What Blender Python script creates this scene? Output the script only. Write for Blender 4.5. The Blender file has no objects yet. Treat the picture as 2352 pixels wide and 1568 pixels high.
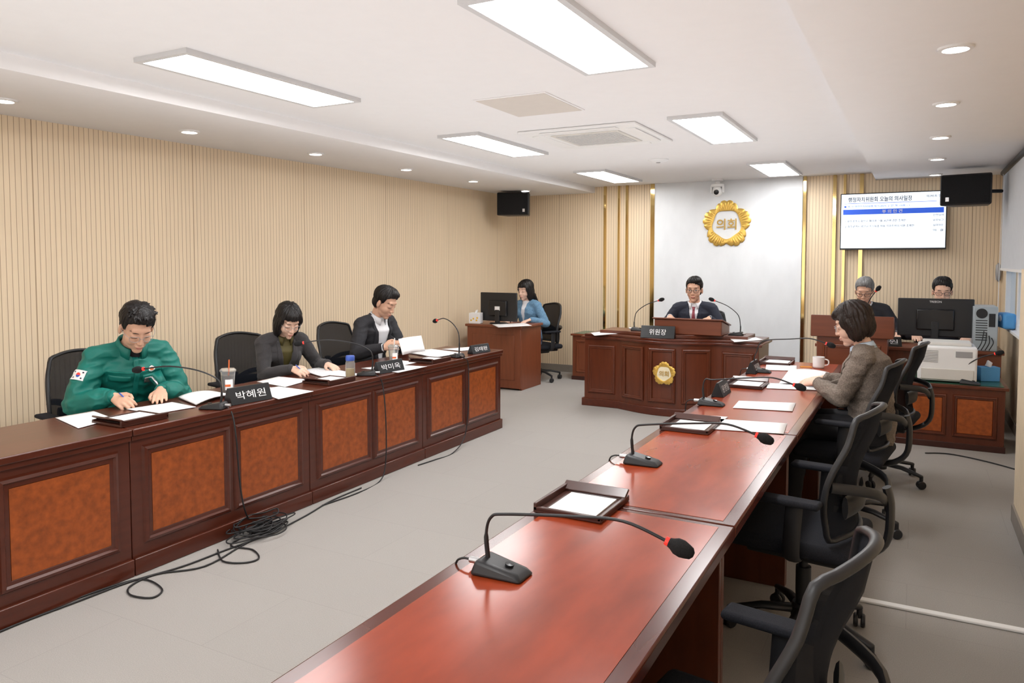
import bpy, bmesh, math, random
from math import sin, cos, pi, radians as R
from mathutils import Vector as V, Matrix, noise
from mathutils.bvhtree import BVHTree
random.seed(7)
SC = bpy.context.scene.collection
class _Q:
    def __init__(s): s.l=[]; s.objects=s
    def link(s,o): s.l.append(o)
C=_Q()
def evalmesh(ob):
    SC.objects.link(ob); dg=bpy.context.evaluated_depsgraph_get()
    me=bpy.data.meshes.new_from_object(ob.evaluated_get(dg),depsgraph=dg); bpy.data.objects.remove(ob); return me
try: bpy.context.scene.view_settings.view_transform = 'Standard'
except Exception: pass
# ---------------------------------------------------------------- camera
F=1720.0; CH=1.55; TP=.05; P0=math.atan(TP); PSI=math.atan(927*cos(P0)/F)
cd=bpy.data.cameras.new('camera'); cam=bpy.data.objects.new('camera',cd); SC.objects.link(cam)
cam.location=(0,0,CH); cam.rotation_euler=(pi/2-P0,0,PSI); cd.sensor_width=36; cd.lens=F/2352*36
cd.shift_y=-(784-684)/2352; cd.clip_start=.05; bpy.context.scene.camera=cam
CM=cam.rotation_euler.to_matrix()
def ray(px,py): return CM@V(((px-1176)/F,(684-py)/F,-1))
O0=V((0,0,CH))
def atz(px,py,z): d=ray(px,py); return O0+d*((z-CH)/d.z)
def aty(px,py,y): d=ray(px,py); return O0+d*(y/d.y)
def atx(px,py,x): d=ray(px,py); return O0+d*(x/d.x)
# ---------------------------------------------------------------- materials
def mat(name,c,rough=.5,metal=0,n=12,a=.06,st=(1,1,1),bump=0,bs=None,coat=0,trans=0,emit=0,alpha=1,spec=.5,ior=1.45,sheen=0,cr_=.12):
    m=bpy.data.materials.new(name); m.use_nodes=True; t=m.node_tree; b=t.nodes['Principled BSDF']
    tc=t.nodes.new('ShaderNodeTexCoord'); mp=t.nodes.new('ShaderNodeMapping'); mp.inputs['Scale'].default_value=st
    nz=t.nodes.new('ShaderNodeTexNoise'); nz.inputs['Scale'].default_value=n; nz.inputs['Detail'].default_value=4
    t.links.new(tc.outputs['Object'],mp.inputs[0]); t.links.new(mp.outputs[0],nz.inputs['Vector'])
    mx=t.nodes.new('ShaderNodeMix'); mx.data_type='RGBA'
    mx.inputs[6].default_value=(*[max(0,x*(1-a*2)) for x in c],1); mx.inputs[7].default_value=(*[min(1,x*(1+a*2)) for x in c],1)
    t.links.new(nz.outputs[0],mx.inputs[0]); t.links.new(mx.outputs[2],b.inputs['Base Color'])
    b.inputs['Roughness'].default_value=rough; b.inputs['Metallic'].default_value=metal; b.inputs['Coat Weight'].default_value=coat
    b.inputs['Coat Roughness'].default_value=cr_
    b.inputs['Transmission Weight'].default_value=trans; b.inputs['IOR'].default_value=ior; b.inputs['Specular IOR Level'].default_value=spec
    b.inputs['Alpha'].default_value=alpha; b.inputs['Sheen Weight'].default_value=sheen
    if emit: t.links.new(mx.outputs[2],b.inputs['Emission Color']); b.inputs['Emission Strength'].default_value=emit
    if bump:
        n2=t.nodes.new('ShaderNodeTexNoise'); n2.inputs['Scale'].default_value=bs or n; n2.inputs['Detail'].default_value=3
        t.links.new(mp.outputs[0],n2.inputs['Vector'])
        bp=t.nodes.new('ShaderNodeBump'); bp.inputs['Strength'].default_value=bump; bp.inputs['Distance'].default_value=.004
        t.links.new(n2.outputs[0],bp.inputs['Height']); t.links.new(bp.outputs[0],b.inputs['Normal'])
    return m
def mnode(t,op,a,b=None,c=None):
    n=t.nodes.new('ShaderNodeMath'); n.operation=op
    for i,x in enumerate((a,b,c)):
        if x is None: continue
        if isinstance(x,(int,float)): n.inputs[i].default_value=x
        else: t.links.new(x,n.inputs[i])
    return n.outputs[0]
def slat_mat():
    m=mat('slatted_wood',(.81,.66,.47),.55,n=3,a=.045,st=(14,14,.6)); t=m.node_tree; b=t.nodes['Principled BSDF']
    g=t.nodes.new('ShaderNodeNewGeometry'); s=t.nodes.new('ShaderNodeSeparateXYZ'); t.links.new(g.outputs['Position'],s.inputs[0])
    q=mnode(t,'ADD',s.outputs[0],s.outputs[1]); q=mnode(t,'ADD',q,50.0)
    fr=mnode(t,'FRACT',mnode(t,'DIVIDE',q,.035)); gr=mnode(t,'LESS_THAN',fr,.11)
    fr2=mnode(t,'FRACT',mnode(t,'DIVIDE',q,1.225)); g2=mnode(t,'LESS_THAN',fr2,.006)
    gr=mnode(t,'MAXIMUM',gr,g2)
    old=b.inputs['Base Color'].links[0].from_socket
    mx=t.nodes.new('ShaderNodeMix'); mx.data_type='RGBA'; t.links.new(gr,mx.inputs[0]); t.links.new(old,mx.inputs[6])
    mx.inputs[7].default_value=(.40,.285,.18,1); t.links.new(mx.outputs[2],b.inputs['Base Color'])
    bp=t.nodes.new('ShaderNodeBump'); bp.invert=True; bp.inputs['Distance'].default_value=.003; bp.inputs['Strength'].default_value=.35
    t.links.new(gr,bp.inputs['Height']); t.links.new(bp.outputs[0],b.inputs['Normal'])
    return m
def carpet_mat():
    m=mat('carpet_tile',(.345,.325,.305),.95,n=250,a=.12,bump=.4,bs=400,spec=.1); t=m.node_tree; b=t.nodes['Principled BSDF']
    g=t.nodes.new('ShaderNodeNewGeometry'); br=t.nodes.new('ShaderNodeTexBrick'); t.links.new(g.outputs['Position'],br.inputs['Vector'])
    br.inputs['Scale'].default_value=1; br.offset=.5; br.inputs['Brick Width'].default_value=1.0; br.inputs['Row Height'].default_value=.5; br.inputs['Mortar Size'].default_value=.002
    br.inputs['Color1'].default_value=(1,1,1,1); br.inputs['Color2'].default_value=(.98,.98,.98,1); br.inputs['Mortar'].default_value=(.9,.9,.9,1)
    old=b.inputs['Base Color'].links[0].from_socket
    mx=t.nodes.new('ShaderNodeMix'); mx.data_type='RGBA'; mx.blend_type='MULTIPLY'; mx.inputs[0].default_value=1
    t.links.new(old,mx.inputs[6]); t.links.new(br.outputs[0],mx.inputs[7]); t.links.new(mx.outputs[2],b.inputs['Base Color'])
    return m
def print_mat():
    m=mat('printed_paper',(.88,.88,.89),.6,n=3,a=.01); t=m.node_tree; b=t.nodes['Principled BSDF']
    uv=t.nodes.new('ShaderNodeUVMap'); s=t.nodes.new('ShaderNodeSeparateXYZ'); t.links.new(uv.outputs[0],s.inputs[0])
    ln=mnode(t,'LESS_THAN',mnode(t,'FRACT',mnode(t,'MULTIPLY',s.outputs[1],24.0)),.35)
    nz=t.nodes.new('ShaderNodeTexNoise'); nz.inputs['Scale'].default_value=26; t.links.new(uv.outputs[0],nz.inputs['Vector'])
    k=mnode(t,'MULTIPLY',ln,mnode(t,'GREATER_THAN',nz.outputs[0],.47))
    for o in (0,1):
        k=mnode(t,'MULTIPLY',k,mnode(t,'GREATER_THAN',s.outputs[o],.12)); k=mnode(t,'MULTIPLY',k,mnode(t,'LESS_THAN',s.outputs[o],.88))
    old=b.inputs['Base Color'].links[0].from_socket
    mx=t.nodes.new('ShaderNodeMix'); mx.data_type='RGBA'; t.links.new(k,mx.inputs[0]); t.links.new(old,mx.inputs[6]); mx.inputs[7].default_value=(.48,.5,.55,1)
    t.links.new(mx.outputs[2],b.inputs['Base Color']); return m
M={}
M['slat']=slat_mat(); M['carpet']=carpet_mat(); M['print']=print_mat()
M['ceil']=mat('ceiling_paint',(.84,.83,.835),.8,a=.01)
M['white']=mat('white_plastic',(.82,.82,.82),.4,a=.01)
M['wallpaint']=mat('white_marbled_panel',(.75,.775,.80),.35,n=5,a=.05,st=(1,1,.5))
M['base']=mat('grey_baseboard',(.25,.22,.19),.5)
M['gold']=mat('gold_mirror',(.66,.48,.20),.08,metal=1,a=.02)
M['goldm']=mat('brushed_gold',(.70,.46,.11),.32,metal=.75,a=.05)
M['goldp']=mat('gold_lettering',(.48,.29,.05),.4,metal=.2,a=.02)
M['cream']=mat('cream_enamel',(.78,.70,.50),.4,a=.02)
M['hatch']=mat('beige_hatch_paint',(.66,.61,.56),.7,a=.02)
M['wood']=mat('dark_cherry_wood',(.085,.018,.008),.28,n=3,a=.2,st=(9,1.2,9),coat=.2)
M['wood2']=mat('dark_cherry_wood_crossgrain',(.105,.024,.009),.3,n=3,a=.18,st=(9,9,1.2),coat=.2)
M['dark']=mat('espresso_wood_edge',(.050,.014,.009),.3,n=3,a=.12,st=(8,1,8),coat=.2)
M['edge']=mat('cherry_table_edge',(.080,.014,.006),.22,n=3,a=.15,st=(8,1,8),spec=.4)
M['burl']=mat('orange_burl_veneer',(.31,.070,.012),.4,n=30,a=.34,coat=.05)
M['redtop']=mat('polished_red_cherry_top',(.27,.038,.010),.20,n=3,a=.24,st=(3,1,3),spec=.38)
M['lect']=mat('reddish_lectern_wood',(.16,.042,.017),.35,n=3,a=.15,st=(1,1,9),coat=.2)
M['oak']=mat('reddish_side_desk_wood',(.19,.052,.021),.4,n=4,a=.12,st=(9,9,1),coat=.2)
M['black']=mat('black_plastic',(.018,.018,.02),.42,a=.05)
M['blackg']=mat('glossy_black_plastic',(.012,.012,.014),.2,a=.05)
M['fabric']=mat('black_chair_fabric',(.018,.019,.024),.9,n=300,a=.3,bump=.3,spec=.2)
M['mesh']=mat('black_chair_mesh',(.012,.014,.020),.9,n=200,a=.3,alpha=.75,spec=.2)
M['cable']=mat('black_cable',(.015,.015,.016),.5)
M['foam']=mat('black_foam',(.012,.012,.013),1,n=300,a=.4,bump=.6)
M['red']=mat('red_light_ring',(.75,.04,.03),.3,emit=.6,a=.02)
M['metal']=mat('satin_metal',(.55,.55,.56),.3,metal=.9,a=.03)
M['grey']=mat('grey_metal_frame',(.36,.36,.37),.4,metal=.3,a=.02)
M['pc']=mat('blue_grey_case',(.42,.47,.50),.4,metal=.2,a=.02)
M['lframe']=mat('silver_light_frame',(.62,.62,.63),.45,metal=.2,a=.02)
M['lamp']=mat('lamp_diffuser',(1,.995,.99),.5,emit=23,a=0)
M['spot']=mat('downlight_lens',(1,.96,.9),.5,emit=25,a=0)
M['paper']=mat('white_paper',(.88,.88,.89),.6,a=.01)
M['plate']=mat('nameplate_black',(.012,.013,.015),.3)
M['ink']=mat('white_lettering',(.88,.88,.88),.5,a=.01)
M['dink']=mat('dark_lettering',(.02,.02,.05),.6,a=.01)
M['glass']=mat('clear_glass',(.95,.97,.97),.03,trans=1,a=0)
M['cup']=mat('clear_plastic_cup',(.9,.92,.93),.08,trans=.9,a=0,ior=1.2)
M['coffee']=mat('iced_coffee',(.05,.02,.012),.15,a=.2)
M['tea']=mat('golden_tea',(.5,.33,.08),.1,a=.1)
M['orange']=mat('orange_print',(.75,.16,.04),.5,a=.02)
M['blue']=mat('blue_plastic',(.05,.11,.45),.4,a=.02)
M['sky']=mat('light_blue_box',(.10,.36,.72),.5,a=.05)
M['green']=mat('dark_green_sheet',(.03,.11,.07),.25,a=.05)
M['yellow']=mat('yellow_print',(.8,.5,.05),.5)
M['screen']=mat('lit_screen',(.80,.88,.97),.3,emit=.95,a=.02)
M['bar']=mat('blue_title_bar',(.02,.09,.55),.3,emit=.7,a=.02)
M['blind']=mat('grey_roller_blind',(.62,.64,.67),.8,a=.03)
M['beige']=mat('beige_plastic',(.66,.64,.60),.5,a=.02)
M['skin']=mat('skin',(.68,.41,.29),.5,n=20,a=.05,spec=.35)
M['skin2']=mat('fair_skin',(.76,.50,.38),.5,n=20,a=.05,spec=.35)
M['lip']=mat('lips',(.50,.19,.16),.45)
M['hair']=mat('black_hair',(.010,.008,.008),.42,n=60,a=.4,st=(1,1,.15),bump=.7,bs=90,spec=.35)
M['hairb']=mat('dark_brown_hair',(.022,.013,.010),.42,n=60,a=.4,st=(1,1,.15),bump=.7,bs=90,spec=.35)
M['hairg']=mat('grey_hair',(.20,.20,.20),.5,n=60,a=.4,st=(1,1,.2),bump=.7,bs=90)
M['eyew']=mat('eye_white',(.75,.72,.70),.3,a=.01)
M['teal']=mat('teal_nylon_jacket',(.003,.155,.125),.5,n=9,a=.12,bump=.25,bs=14)
M['tealr']=mat('teal_reflective_strip',(.02,.26,.21),.4,a=.05)
M['char']=mat('charcoal_wool',(.040,.037,.039),.85,n=200,a=.2,bump=.2,sheen=.1)
M['navy']=mat('navy_wool',(.016,.02,.036),.8,n=200,a=.15,bump=.15)
M['suit']=mat('dark_suit_wool',(.022,.022,.027),.8,n=200,a=.15,bump=.15)
M['olive']=mat('olive_blouse',(.085,.07,.02),.6)
M['shirt']=mat('white_shirt',(.78,.79,.83),.7,a=.02)
M['bshirt']=mat('pale_blue_shirt',(.48,.58,.70),.7,n=80,a=.08)
M['tweed']=mat('grey_brown_tweed',(.20,.163,.135),.9,n=150,a=.45,bump=.5,bs=200)
M['cardi']=mat('blue_knit_cardigan',(.13,.25,.38),.9,n=120,a=.35,bump=.6,bs=90)
M['jeans']=mat('blue_jeans',(.035,.06,.13),.85,n=150,a=.2)
M['pants']=mat('dark_trousers',(.02,.02,.024),.85)
M['tie']=mat('burgundy_striped_tie',(.25,.04,.06),.5,n=30,a=.5,st=(1,1,3))
M['yellowpen']=mat('yellow_marker',(.8,.35,.03),.4)
# ---------------------------------------------------------------- geometry collector
def cr(pts,n=6,closed=False):
    pts=[V(p) for p in pts]; out=[]; L=len(pts)
    for i in range(L if closed else L-1):
        g=lambda k: pts[k%L] if closed else pts[max(0,min(L-1,k))]
        a,b,c,d=g(i-1),g(i),g(i+1),g(i+2)
        for j in range(n):
            t=j/n; out.append(.5*((2*b)+(c-a)*t+(2*a-5*b+4*c-d)*t*t+(3*b-a-3*c+d)*t**3))
    if not closed: out.append(pts[-1])
    return out
class G:
    def __init__(s): s.v=[];s.f=[];s.m=[];s.mi=0
    def add(s,vs,fs):
        n=len(s.v); s.v+=[tuple(v) for v in vs]; s.f+=[tuple(i+n for i in f) for f in fs]; s.m+=[s.mi]*len(fs); return s
    def box(s,c,d,rz=0,T=None):
        x,y,z=[q/2 for q in d]; vs=[V((a*x,b*y,e*z)) for e in(-1,1) for b in(-1,1) for a in(-1,1)]
        m=(T or Matrix.Rotation(rz,3,'Z')); vs=[m@v+V(c) for v in vs]
        return s.add(vs,[(0,2,3,1),(4,5,7,6),(0,1,5,4),(2,6,7,3),(0,4,6,2),(1,3,7,5)])
    def b2(s,x0,x1,y0,y1,z0,z1): return s.box(((x0+x1)/2,(y0+y1)/2,(z0+z1)/2),(abs(x1-x0),abs(y1-y0),abs(z1-z0)))
    def ell(s,c,r,T=None,nu=16,nv=10):
        c=V(c); vs=[];fs=[]; T=T or Matrix.Identity(3)
        for j in range(1,nv):
            ph=pi*j/nv
            for i in range(nu):
                th=2*pi*i/nu; vs.append(T@V((r[0]*sin(ph)*cos(th),r[1]*sin(ph)*sin(th),r[2]*cos(ph)))+c)
        vs+= [T@V((0,0,r[2]))+c,T@V((0,0,-r[2]))+c]; a=len(vs)-2
        for j in range(nv-2):
            for i in range(nu):
                k=(i+1)%nu; fs.append((j*nu+i,(j+1)*nu+i,(j+1)*nu+k,j*nu+k))
        for i in range(nu):
            k=(i+1)%nu; fs+=[(a,i,k),(a+1,(nv-2)*nu+k,(nv-2)*nu+i)]
        return s.add(vs,fs)
    def loft(s,pts,rad,side=None,n=12,closed=False,rnd=False):
        pts=[V(p) for p in pts]; L=len(pts)
        if not isinstance(rad,(list,tuple)): rad=[rad]*L
        rad=[(r,r) if isinstance(r,(int,float)) else r for r in rad]
        if rnd:
            t0=(pts[0]-pts[1]).normalized(); t1=(pts[-1]-pts[-2]).normalized(); r0=min(rad[0]);r1=min(rad[-1])
            sc=lambda r,k:(r[0]*k,r[1]*k)
            pts=[pts[0]+t0*r0*.92,pts[0]+t0*r0*.6]+pts+[pts[-1]+t1*r1*.6,pts[-1]+t1*r1*.92]
            rad=[sc(rad[0],.35),sc(rad[0],.8)]+list(rad)+[sc(rad[-1],.8),sc(rad[-1],.35)]; L=len(pts)
        vs=[];a=None
        for i in range(L):
            if closed: t=pts[(i+1)%L]-pts[i-1]
            else: t=pts[min(i+1,L-1)]-pts[max(i-1,0)]
            t.normalize()
            if side is not None: a=V(side)-t*V(side).dot(t)
            elif a is None:
                h=V((0,0,1)) if abs(t.z)<.9 else V((1,0,0)); a=h.cross(t)
            else: a=a-t*a.dot(t)
            if a.length<1e-6: a=V((1,0,0)).cross(t)
            a.normalize(); b=t.cross(a)
            for k in range(n):
                th=2*pi*k/n; vs.append(pts[i]+a*rad[i][0]*cos(th)+b*rad[i][1]*sin(th))
        fs=[]
        for i in range(L if closed else L-1):
            j=(i+1)%L
            for k in range(n):
                q=(k+1)%n; fs.append((i*n+k,i*n+q,j*n+q,j*n+k))
        if not closed:
            fs.append(tuple(range(n-1,-1,-1))); fs.append(tuple((L-1)*n+k for k in range(n)))
        return s.add(vs,fs)
    def lathe(s,prof,c=(0,0,0),n=24,T=None):
        vs=[];fs=[];T=T or Matrix.Identity(3);c=V(c)
        for r,z in prof:
            for k in range(n): th=2*pi*k/n; vs.append(T@V((r*cos(th),r*sin(th),z))+c)
        for i in range(len(prof)-1):
            for k in range(n): q=(k+1)%n; fs.append((i*n+k,i*n+q,(i+1)*n+q,(i+1)*n+k))
        if prof[0][0]>1e-5: fs.append(tuple(range(n-1,-1,-1)))
        if prof[-1][0]>1e-5: fs.append(tuple((len(prof)-1)*n+k for k in range(n)))
        return s.add(vs,fs)
    def prism(s,poly,z0,z1,T=None,c=(0,0,0)):
        T=T or Matrix.Identity(3); n=len(poly); c=V(c)
        vs=[T@V((x,y,z0))+c for x,y in poly]+[T@V((x,y,z1))+c for x,y in poly]
        fs=[(i,(i+1)%n,n+(i+1)%n,n+i) for i in range(n)]+[tuple(range(n-1,-1,-1)),tuple(range(n,2*n))]
        return s.add(vs,fs)
    def moulding(s,x,y0,y1,z0,z1,w,t,T=None,c=(0,0,0)):
        T=T or Matrix.Identity(3); c=V(c); vs=[]
        for ins,h in ((0,0),(w*.15,t*.7),(w*.4,t),(w*.55,t*.45),(w*.85,t*.5),(w,.0)):
            for y,z in ((y0+ins,z0+ins),(y1-ins,z0+ins),(y1-ins,z1-ins),(y0+ins,z1-ins)): vs.append(T@V((x+h,y,z))+c)
        fs=[(i*4+k,i*4+(k+1)%4,(i+1)*4+(k+1)%4,(i+1)*4+k) for i in range(5) for k in range(4)]
        return s.add(vs,fs)
    def mesh(s,name='m'):
        me=bpy.data.meshes.new(name); me.from_pydata(s.v,[],s.f); me.update()
        if max(s.m or [0])>0: me.polygons.foreach_set('material_index',s.m)
        return me
    def build(s,name,m,parent=None,smooth=True,ang=35,bev=0,seg=2,sol=0):
        me=s.mesh(name)
        bm=bmesh.new(); bm.from_mesh(me); bmesh.ops.recalc_face_normals(bm,faces=bm.faces); bm.to_mesh(me); bm.free()
        return link(me,name,m,parent,smooth,ang,bev,seg,sol)
def link(me,name,m,parent=None,smooth=True,ang=35,bev=0,seg=2,sol=0):
    for q in (m if isinstance(m,(list,tuple)) else [m]): me.materials.append(M[q])
    if smooth:
        me.polygons.foreach_set('use_smooth',[True]*len(me.polygons))
        if ang<180: me.set_sharp_from_angle(angle=R(ang))
    o=bpy.data.objects.new(name,me); C.objects.link(o)
    if parent: o.parent=parent
    if sol: d=o.modifiers.new('s','SOLIDIFY'); d.thickness=sol; d.offset=0
    if bev: d=o.modifiers.new('b','BEVEL'); d.width=bev; d.segments=seg; d.limit_method='ANGLE'; d.angle_limit=R(40)
    return o
def tag(o,label,cat,group=None,kind=None):
    if label: o['label']=label
    if cat: o['category']=cat
    if group: o['group']=group
    if kind: o['kind']=kind
    return o
def struct(o): o['kind']='structure'; return o
def thing(name,label,cat,loc=(0,0,0),rz=0,group=None):
    o=bpy.data.objects.new(name,None); C.objects.link(o); o.location=loc; o.rotation_euler=(0,0,rz); o.empty_display_size=.1
    return tag(o,label,cat,group)
def dup(o,parent=None):
    c=o.copy(); C.objects.link(c); c.parent=parent
    for ch in list(o.children): dup(ch,c)
    return c
def place(o,loc,rz,label,group=None):
    o.location=loc; o.rotation_euler=(0,0,rz); o['label']=label
    if group: o['group']=group
    return o
def text(s,w,Mx,m,parent,name='lettering',h=None,ext=.0006,align='C',bold=0):
    cu=bpy.data.curves.new('t','FONT'); cu.body=s; cu.size=1; cu.extrude=0; cu.offset=bold
    me=evalmesh(bpy.data.objects.new('t',cu))
    if not len(me.vertices): return None
    xs=[v.co.x for v in me.vertices]; ys=[v.co.y for v in me.vertices]
    x0,x1,y0,y1=min(xs),max(xs),min(ys),max(ys); sx=w/(x1-x0); sy=(h/(y1-y0)) if h else sx
    for v in me.vertices:
        v.co=Mx@V(((v.co.x-(x0+x1)/2 if align=='C' else v.co.x-x0)*sx,(v.co.y-(y0+y1)/2)*sy,ext))
    me.materials.clear()
    return link(me,name,m,parent,False)
FACEY=Matrix.Rotation(pi/2,4,'X'); FACEX=Matrix.Rotation(pi/2,4,'Z')@FACEY
def TR(p): return Matrix.Translation(V(p))
# ---------------------------------------------------------------- room shell
XL,XR,YB,YF=-5.05,.82,9.5,-2.5; ZS,ZM=2.46,2.54; XSL,XSR=-3.84,-.42
struct(G().b2(XL-.1,XR+.1,YF-.1,YB+.1,-.1,0).build('floor','carpet',smooth=False))
struct(G().b2(XL-.1,XL,YF,YB,0,2.7).build('wall_left','slat',smooth=False))
struct(G().b2(XL-.1,XR+.1,YB,YB+.1,0,2.7).build('wall_back','slat',smooth=False))
struct(G().b2(XL-.1,XR+.1,YF-.1,YF,0,2.7).build('wall_front','slat',smooth=False))
WY0,WY1,WZ0,WZ1=6.9,8.95,.93,2.40
g=G(); g.b2(XR,XR+.1,YF,WY0,0,2.7); g.b2(XR,XR+.1,WY1,YB,0,2.7); g.b2(XR,XR+.1,WY0,WY1,0,WZ0); g.b2(XR,XR+.1,WY0,WY1,WZ1,2.7)
struct(g.build('wall_right','slat',smooth=False))
struct(G().b2(.55,XR,YF,5.3,0,1.5).build('wall_right_ledge','slat',smooth=False))
g=G(); g.b2(XSL,XSR,YF,YB,ZM,ZM+.15); g.b2(XL,XSL,YF,YB,ZS,ZM+.15); g.b2(XSR,XR,YF,YB,ZS,ZM+.15)
struct(g.build('ceiling','ceil',smooth=False))
struct(G().b2(XL,XL+.012,YF,YB,0,.1).build('baseboard_left','base',smooth=False))
struct(G().b2(XL,XR,YB-.012,YB,0,.1).build('baseboard_back','base',smooth=False))
struct(G().b2(.538,.55,YF,5.3,0,.1).build('baseboard_right','base',smooth=False))
struct(G().b2(XR-.012,XR,5.3,YB,0,.1).build('baseboard_right','base',smooth=False))
xa=aty(1502,600,YB-.03).x; xb=aty(1841,600,YB-.03).x
struct(G().b2(xa,xb,YB-.04,YB-.001,0,ZM).build('wall_back_panel','wallpaint',smooth=False))
for i,(a,b,d) in enumerate(((1386,1391,.03),(1418,1422,.03),(1436,1441,.03),(1493,1502,.05),(1842,1849,.05),(1910,1918,.03),(1934,1940,.03),(1971,1980,.03))):
    x0=aty(a,600,YB-d).x; x1=aty(b,600,YB-d).x
    struct(G().b2(x0,x1,YB-d,YB-.001,.0,ZM if x1<XSR else ZS).build('trim_%d'%(i+1),'gold',smooth=False))
w=struct(thing('window_1',None,None,(XR,(WY0+WY1)/2,WZ0)))
g=G(); hy=(WY1-WY0)/2; hz=WZ1-WZ0
for a,b,c,d in((-hy,-hy+.06,0,hz),(hy-.06,hy,0,hz),(-hy+.06,hy-.06,0,.06),(-hy+.06,hy-.06,hz-.06,hz),(-.04,.04,.06,hz-.06)): g.b2(-.02,.06,a,b,c,d)
g.build('window_frame','white',w,smooth=False)
G().b2(.02,.026,-hy+.05,hy-.05,.05,hz-.05).build('pane','glass',w,smooth=False)
G().b2(-.06,.08,-hy-.02,hy+.02,-.03,-.001).build('window_sill','white',w,smooth=False,bev=.004)
t=thing('roller_blind','grey roller blind half lowered over the right hand window','blind',(XR-.06,7.93,1.47))
G().b2(-.004,.004,-1.05,1.05,0,.95).build('blind_cloth','blind',t,smooth=False)
G().loft([(0,-1.08,.955),(0,1.08,.955)],.03).build('roller','black',t)
G().b2(-.008,.008,-1.05,1.05,-.02,.004).build('bottom_bar','white',t,smooth=False)
G().loft([(-.02,.9,.93),(-.03,.9,-.55)],.003,n=6).build('pull_chain','white',t)
p=aty(2293,625,YB-.02); t=thing('wall_intercom','small grey oval handset fixed on the back wall beside the window','intercom',(p.x,YB-.03,p.z))
G().ell((0,0,0),(.028,.018,.10)).build('handset','grey',t); G().box((0,.016,0),(.05,.02,.16)).build('cradle','beige',t,bev=.006)
# ---------------------------------------------------------------- ceiling things
def make_light():
    t=thing('ceiling_light','x','ceiling light',(0,0,ZM)); L,W=1.25,.38
    g=G()
    for a,b,c,d in((-W/2,-W/2+.03,-L/2,L/2),(W/2-.03,W/2,-L/2,L/2),(-W/2+.03,W/2-.03,-L/2,-L/2+.03),(-W/2+.03,W/2-.03,L/2-.03,L/2)): g.b2(a,b,c,d,-.024,0)
    g.build('frame','lframe',t,smooth=False)
    G().b2(-W/2+.03,W/2-.03,-L/2+.03,L/2-.03,-.021,-.001).build('diffuser','lamp',t,smooth=False)
    return t
l0=make_light(); first=True
def ctr(*q):
    P=[atz(a,b,ZM-.025) for a,b in q]; c=sum(P,V())/len(P); return c.x,c.y
e1=ctr((1357,178),(1494,152))
for (x,y),lab in ((ctr((315,148),(414,121),(824,232),(733,250)),'long lit ceiling panel in the left row, nearest the green jacket'),(ctr((1010,318),(1090,307),(1257,355),(1181,364)),'lit ceiling panel second in the left row, above the middle of the left desks'),(ctr((1321,397),(1389,391),(1471,418),(1408,423)),'farthest lit panel of the left ceiling row, left of the wall camera'),
    ((e1[0],e1[1]-.625),'largest lit ceiling panel at the top centre of the view'),(ctr((1536,272),(1645,262),(1732,327),(1646,335)),'lit ceiling panel second in the right row, right of the air conditioner'),(ctr((1720,377),(1792,371),(1836,403),(1775,410)),'farthest lit panel of the right ceiling row near the back wall'),
    ((-3.2,.3),'lit ceiling panel of the left row behind the viewpoint'),((-1.33,.2),'lit ceiling panel of the right row behind the viewpoint')):
    o=l0 if first else dup(l0); first=False; place(o,(x,y,ZM),0,lab,'flat ceiling panel lights')
d0=thing('downlight','x','downlight',(0,0,ZS))
G().lathe([(.0,-.002),(.05,-.002),(.052,-.012),(.068,-.010),(.07,0)]).build('trim_ring','white',d0)
G().lathe([(0,-.0055),(.047,-.0055),(.047,-.003)]).build('lens','spot',d0)
dl=[(8,229),(435,301),(725,352),(933,388),(1087,415),(1207,437),(2195,109),(2173,237),(2160,314),(2153,364),(2148,400)]
names=['first','second','third','fourth','fifth','sixth']
for i,(a,b) in enumerate(dl):
    o=d0 if i==0 else dup(d0); p=atz(a,b,ZS)
    lab='round recessed downlight, %s from the viewer along the %s ceiling border'%((names[i],'left') if i<6 else (names[i-6],'right'))
    place(o,(p.x,p.y,ZS),0,lab,'round recessed downlights')
ax,ay=ctr((1195,310),(1462,288),(1550,325),(1290,347))
t=thing('ceiling_air_conditioner','white square four way air conditioner set in the ceiling','air conditioner',(ax,ay,ZM))
G().box((0,0,-.010),(.95,.95,.018)).build('panel','white',t,smooth=False,bev=.008)
G().box((0,0,-.022),(.56,.56,.008)).build('intake_grille','beige',t,smooth=False,bev=.003)
g=G()
for k in range(17): g.box((-.24+.03*k,0,-.027),(.006,.5,.003)); g.box((0,-.24+.03*k,-.0272),(.5,.006,.003))
g.build('grille_bars','lframe',t,smooth=False)
for k in range(4):
    T=Matrix.Rotation(k*pi/2,3,'Z'); G().box(T@V((.38,0,-.021)),(.09,.62,.008),T=T@Matrix.Rotation(R(4),3,'Y')).build('louver','white',t,smooth=False,bev=.003)
hx,hy_=ctr((1085,238),(1255,220),(1340,262),(1190,275))
t=thing('access_hatch','flush beige ceiling access hatch in front of the air conditioner','ceiling hatch',(hx,hy_,ZM))
G().box((0,0,-.003),(.50,.60,.006)).build('hatch_frame','ceil',t,smooth=False,bev=.002); G().box((0,0,-.006),(.47,.57,.004)).build('hatch_door','hatch',t,smooth=False)
t=thing('smoke_detector','flat round white detector on the ceiling behind the air conditioner','smoke detector',tuple(atz(1512,366,ZM)))
G().lathe([(0,-.03),(.06,-.028),(.085,-.018),(.1,-.008),(.1,0)]).build('housing','white',t); G().lathe([(0,-.036),(.02,-.035),(.022,-.026)]).build('sensor','grey',t)
p=aty(1648,432,9.3)
t=thing('ptz_camera','white domed security camera hanging above the gold wall emblem','camera',(p.x,9.3,ZM))
G().lathe([(.07,0),(.07,-.02),(.03,-.03),(.03,-.05),(.075,-.06),(.078,-.09),(.05,-.1)]).build('mount','white',t)
G().ell((0,-.0,-.145),(.062,.062,.065)).build('camera_head','white',t)
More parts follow.
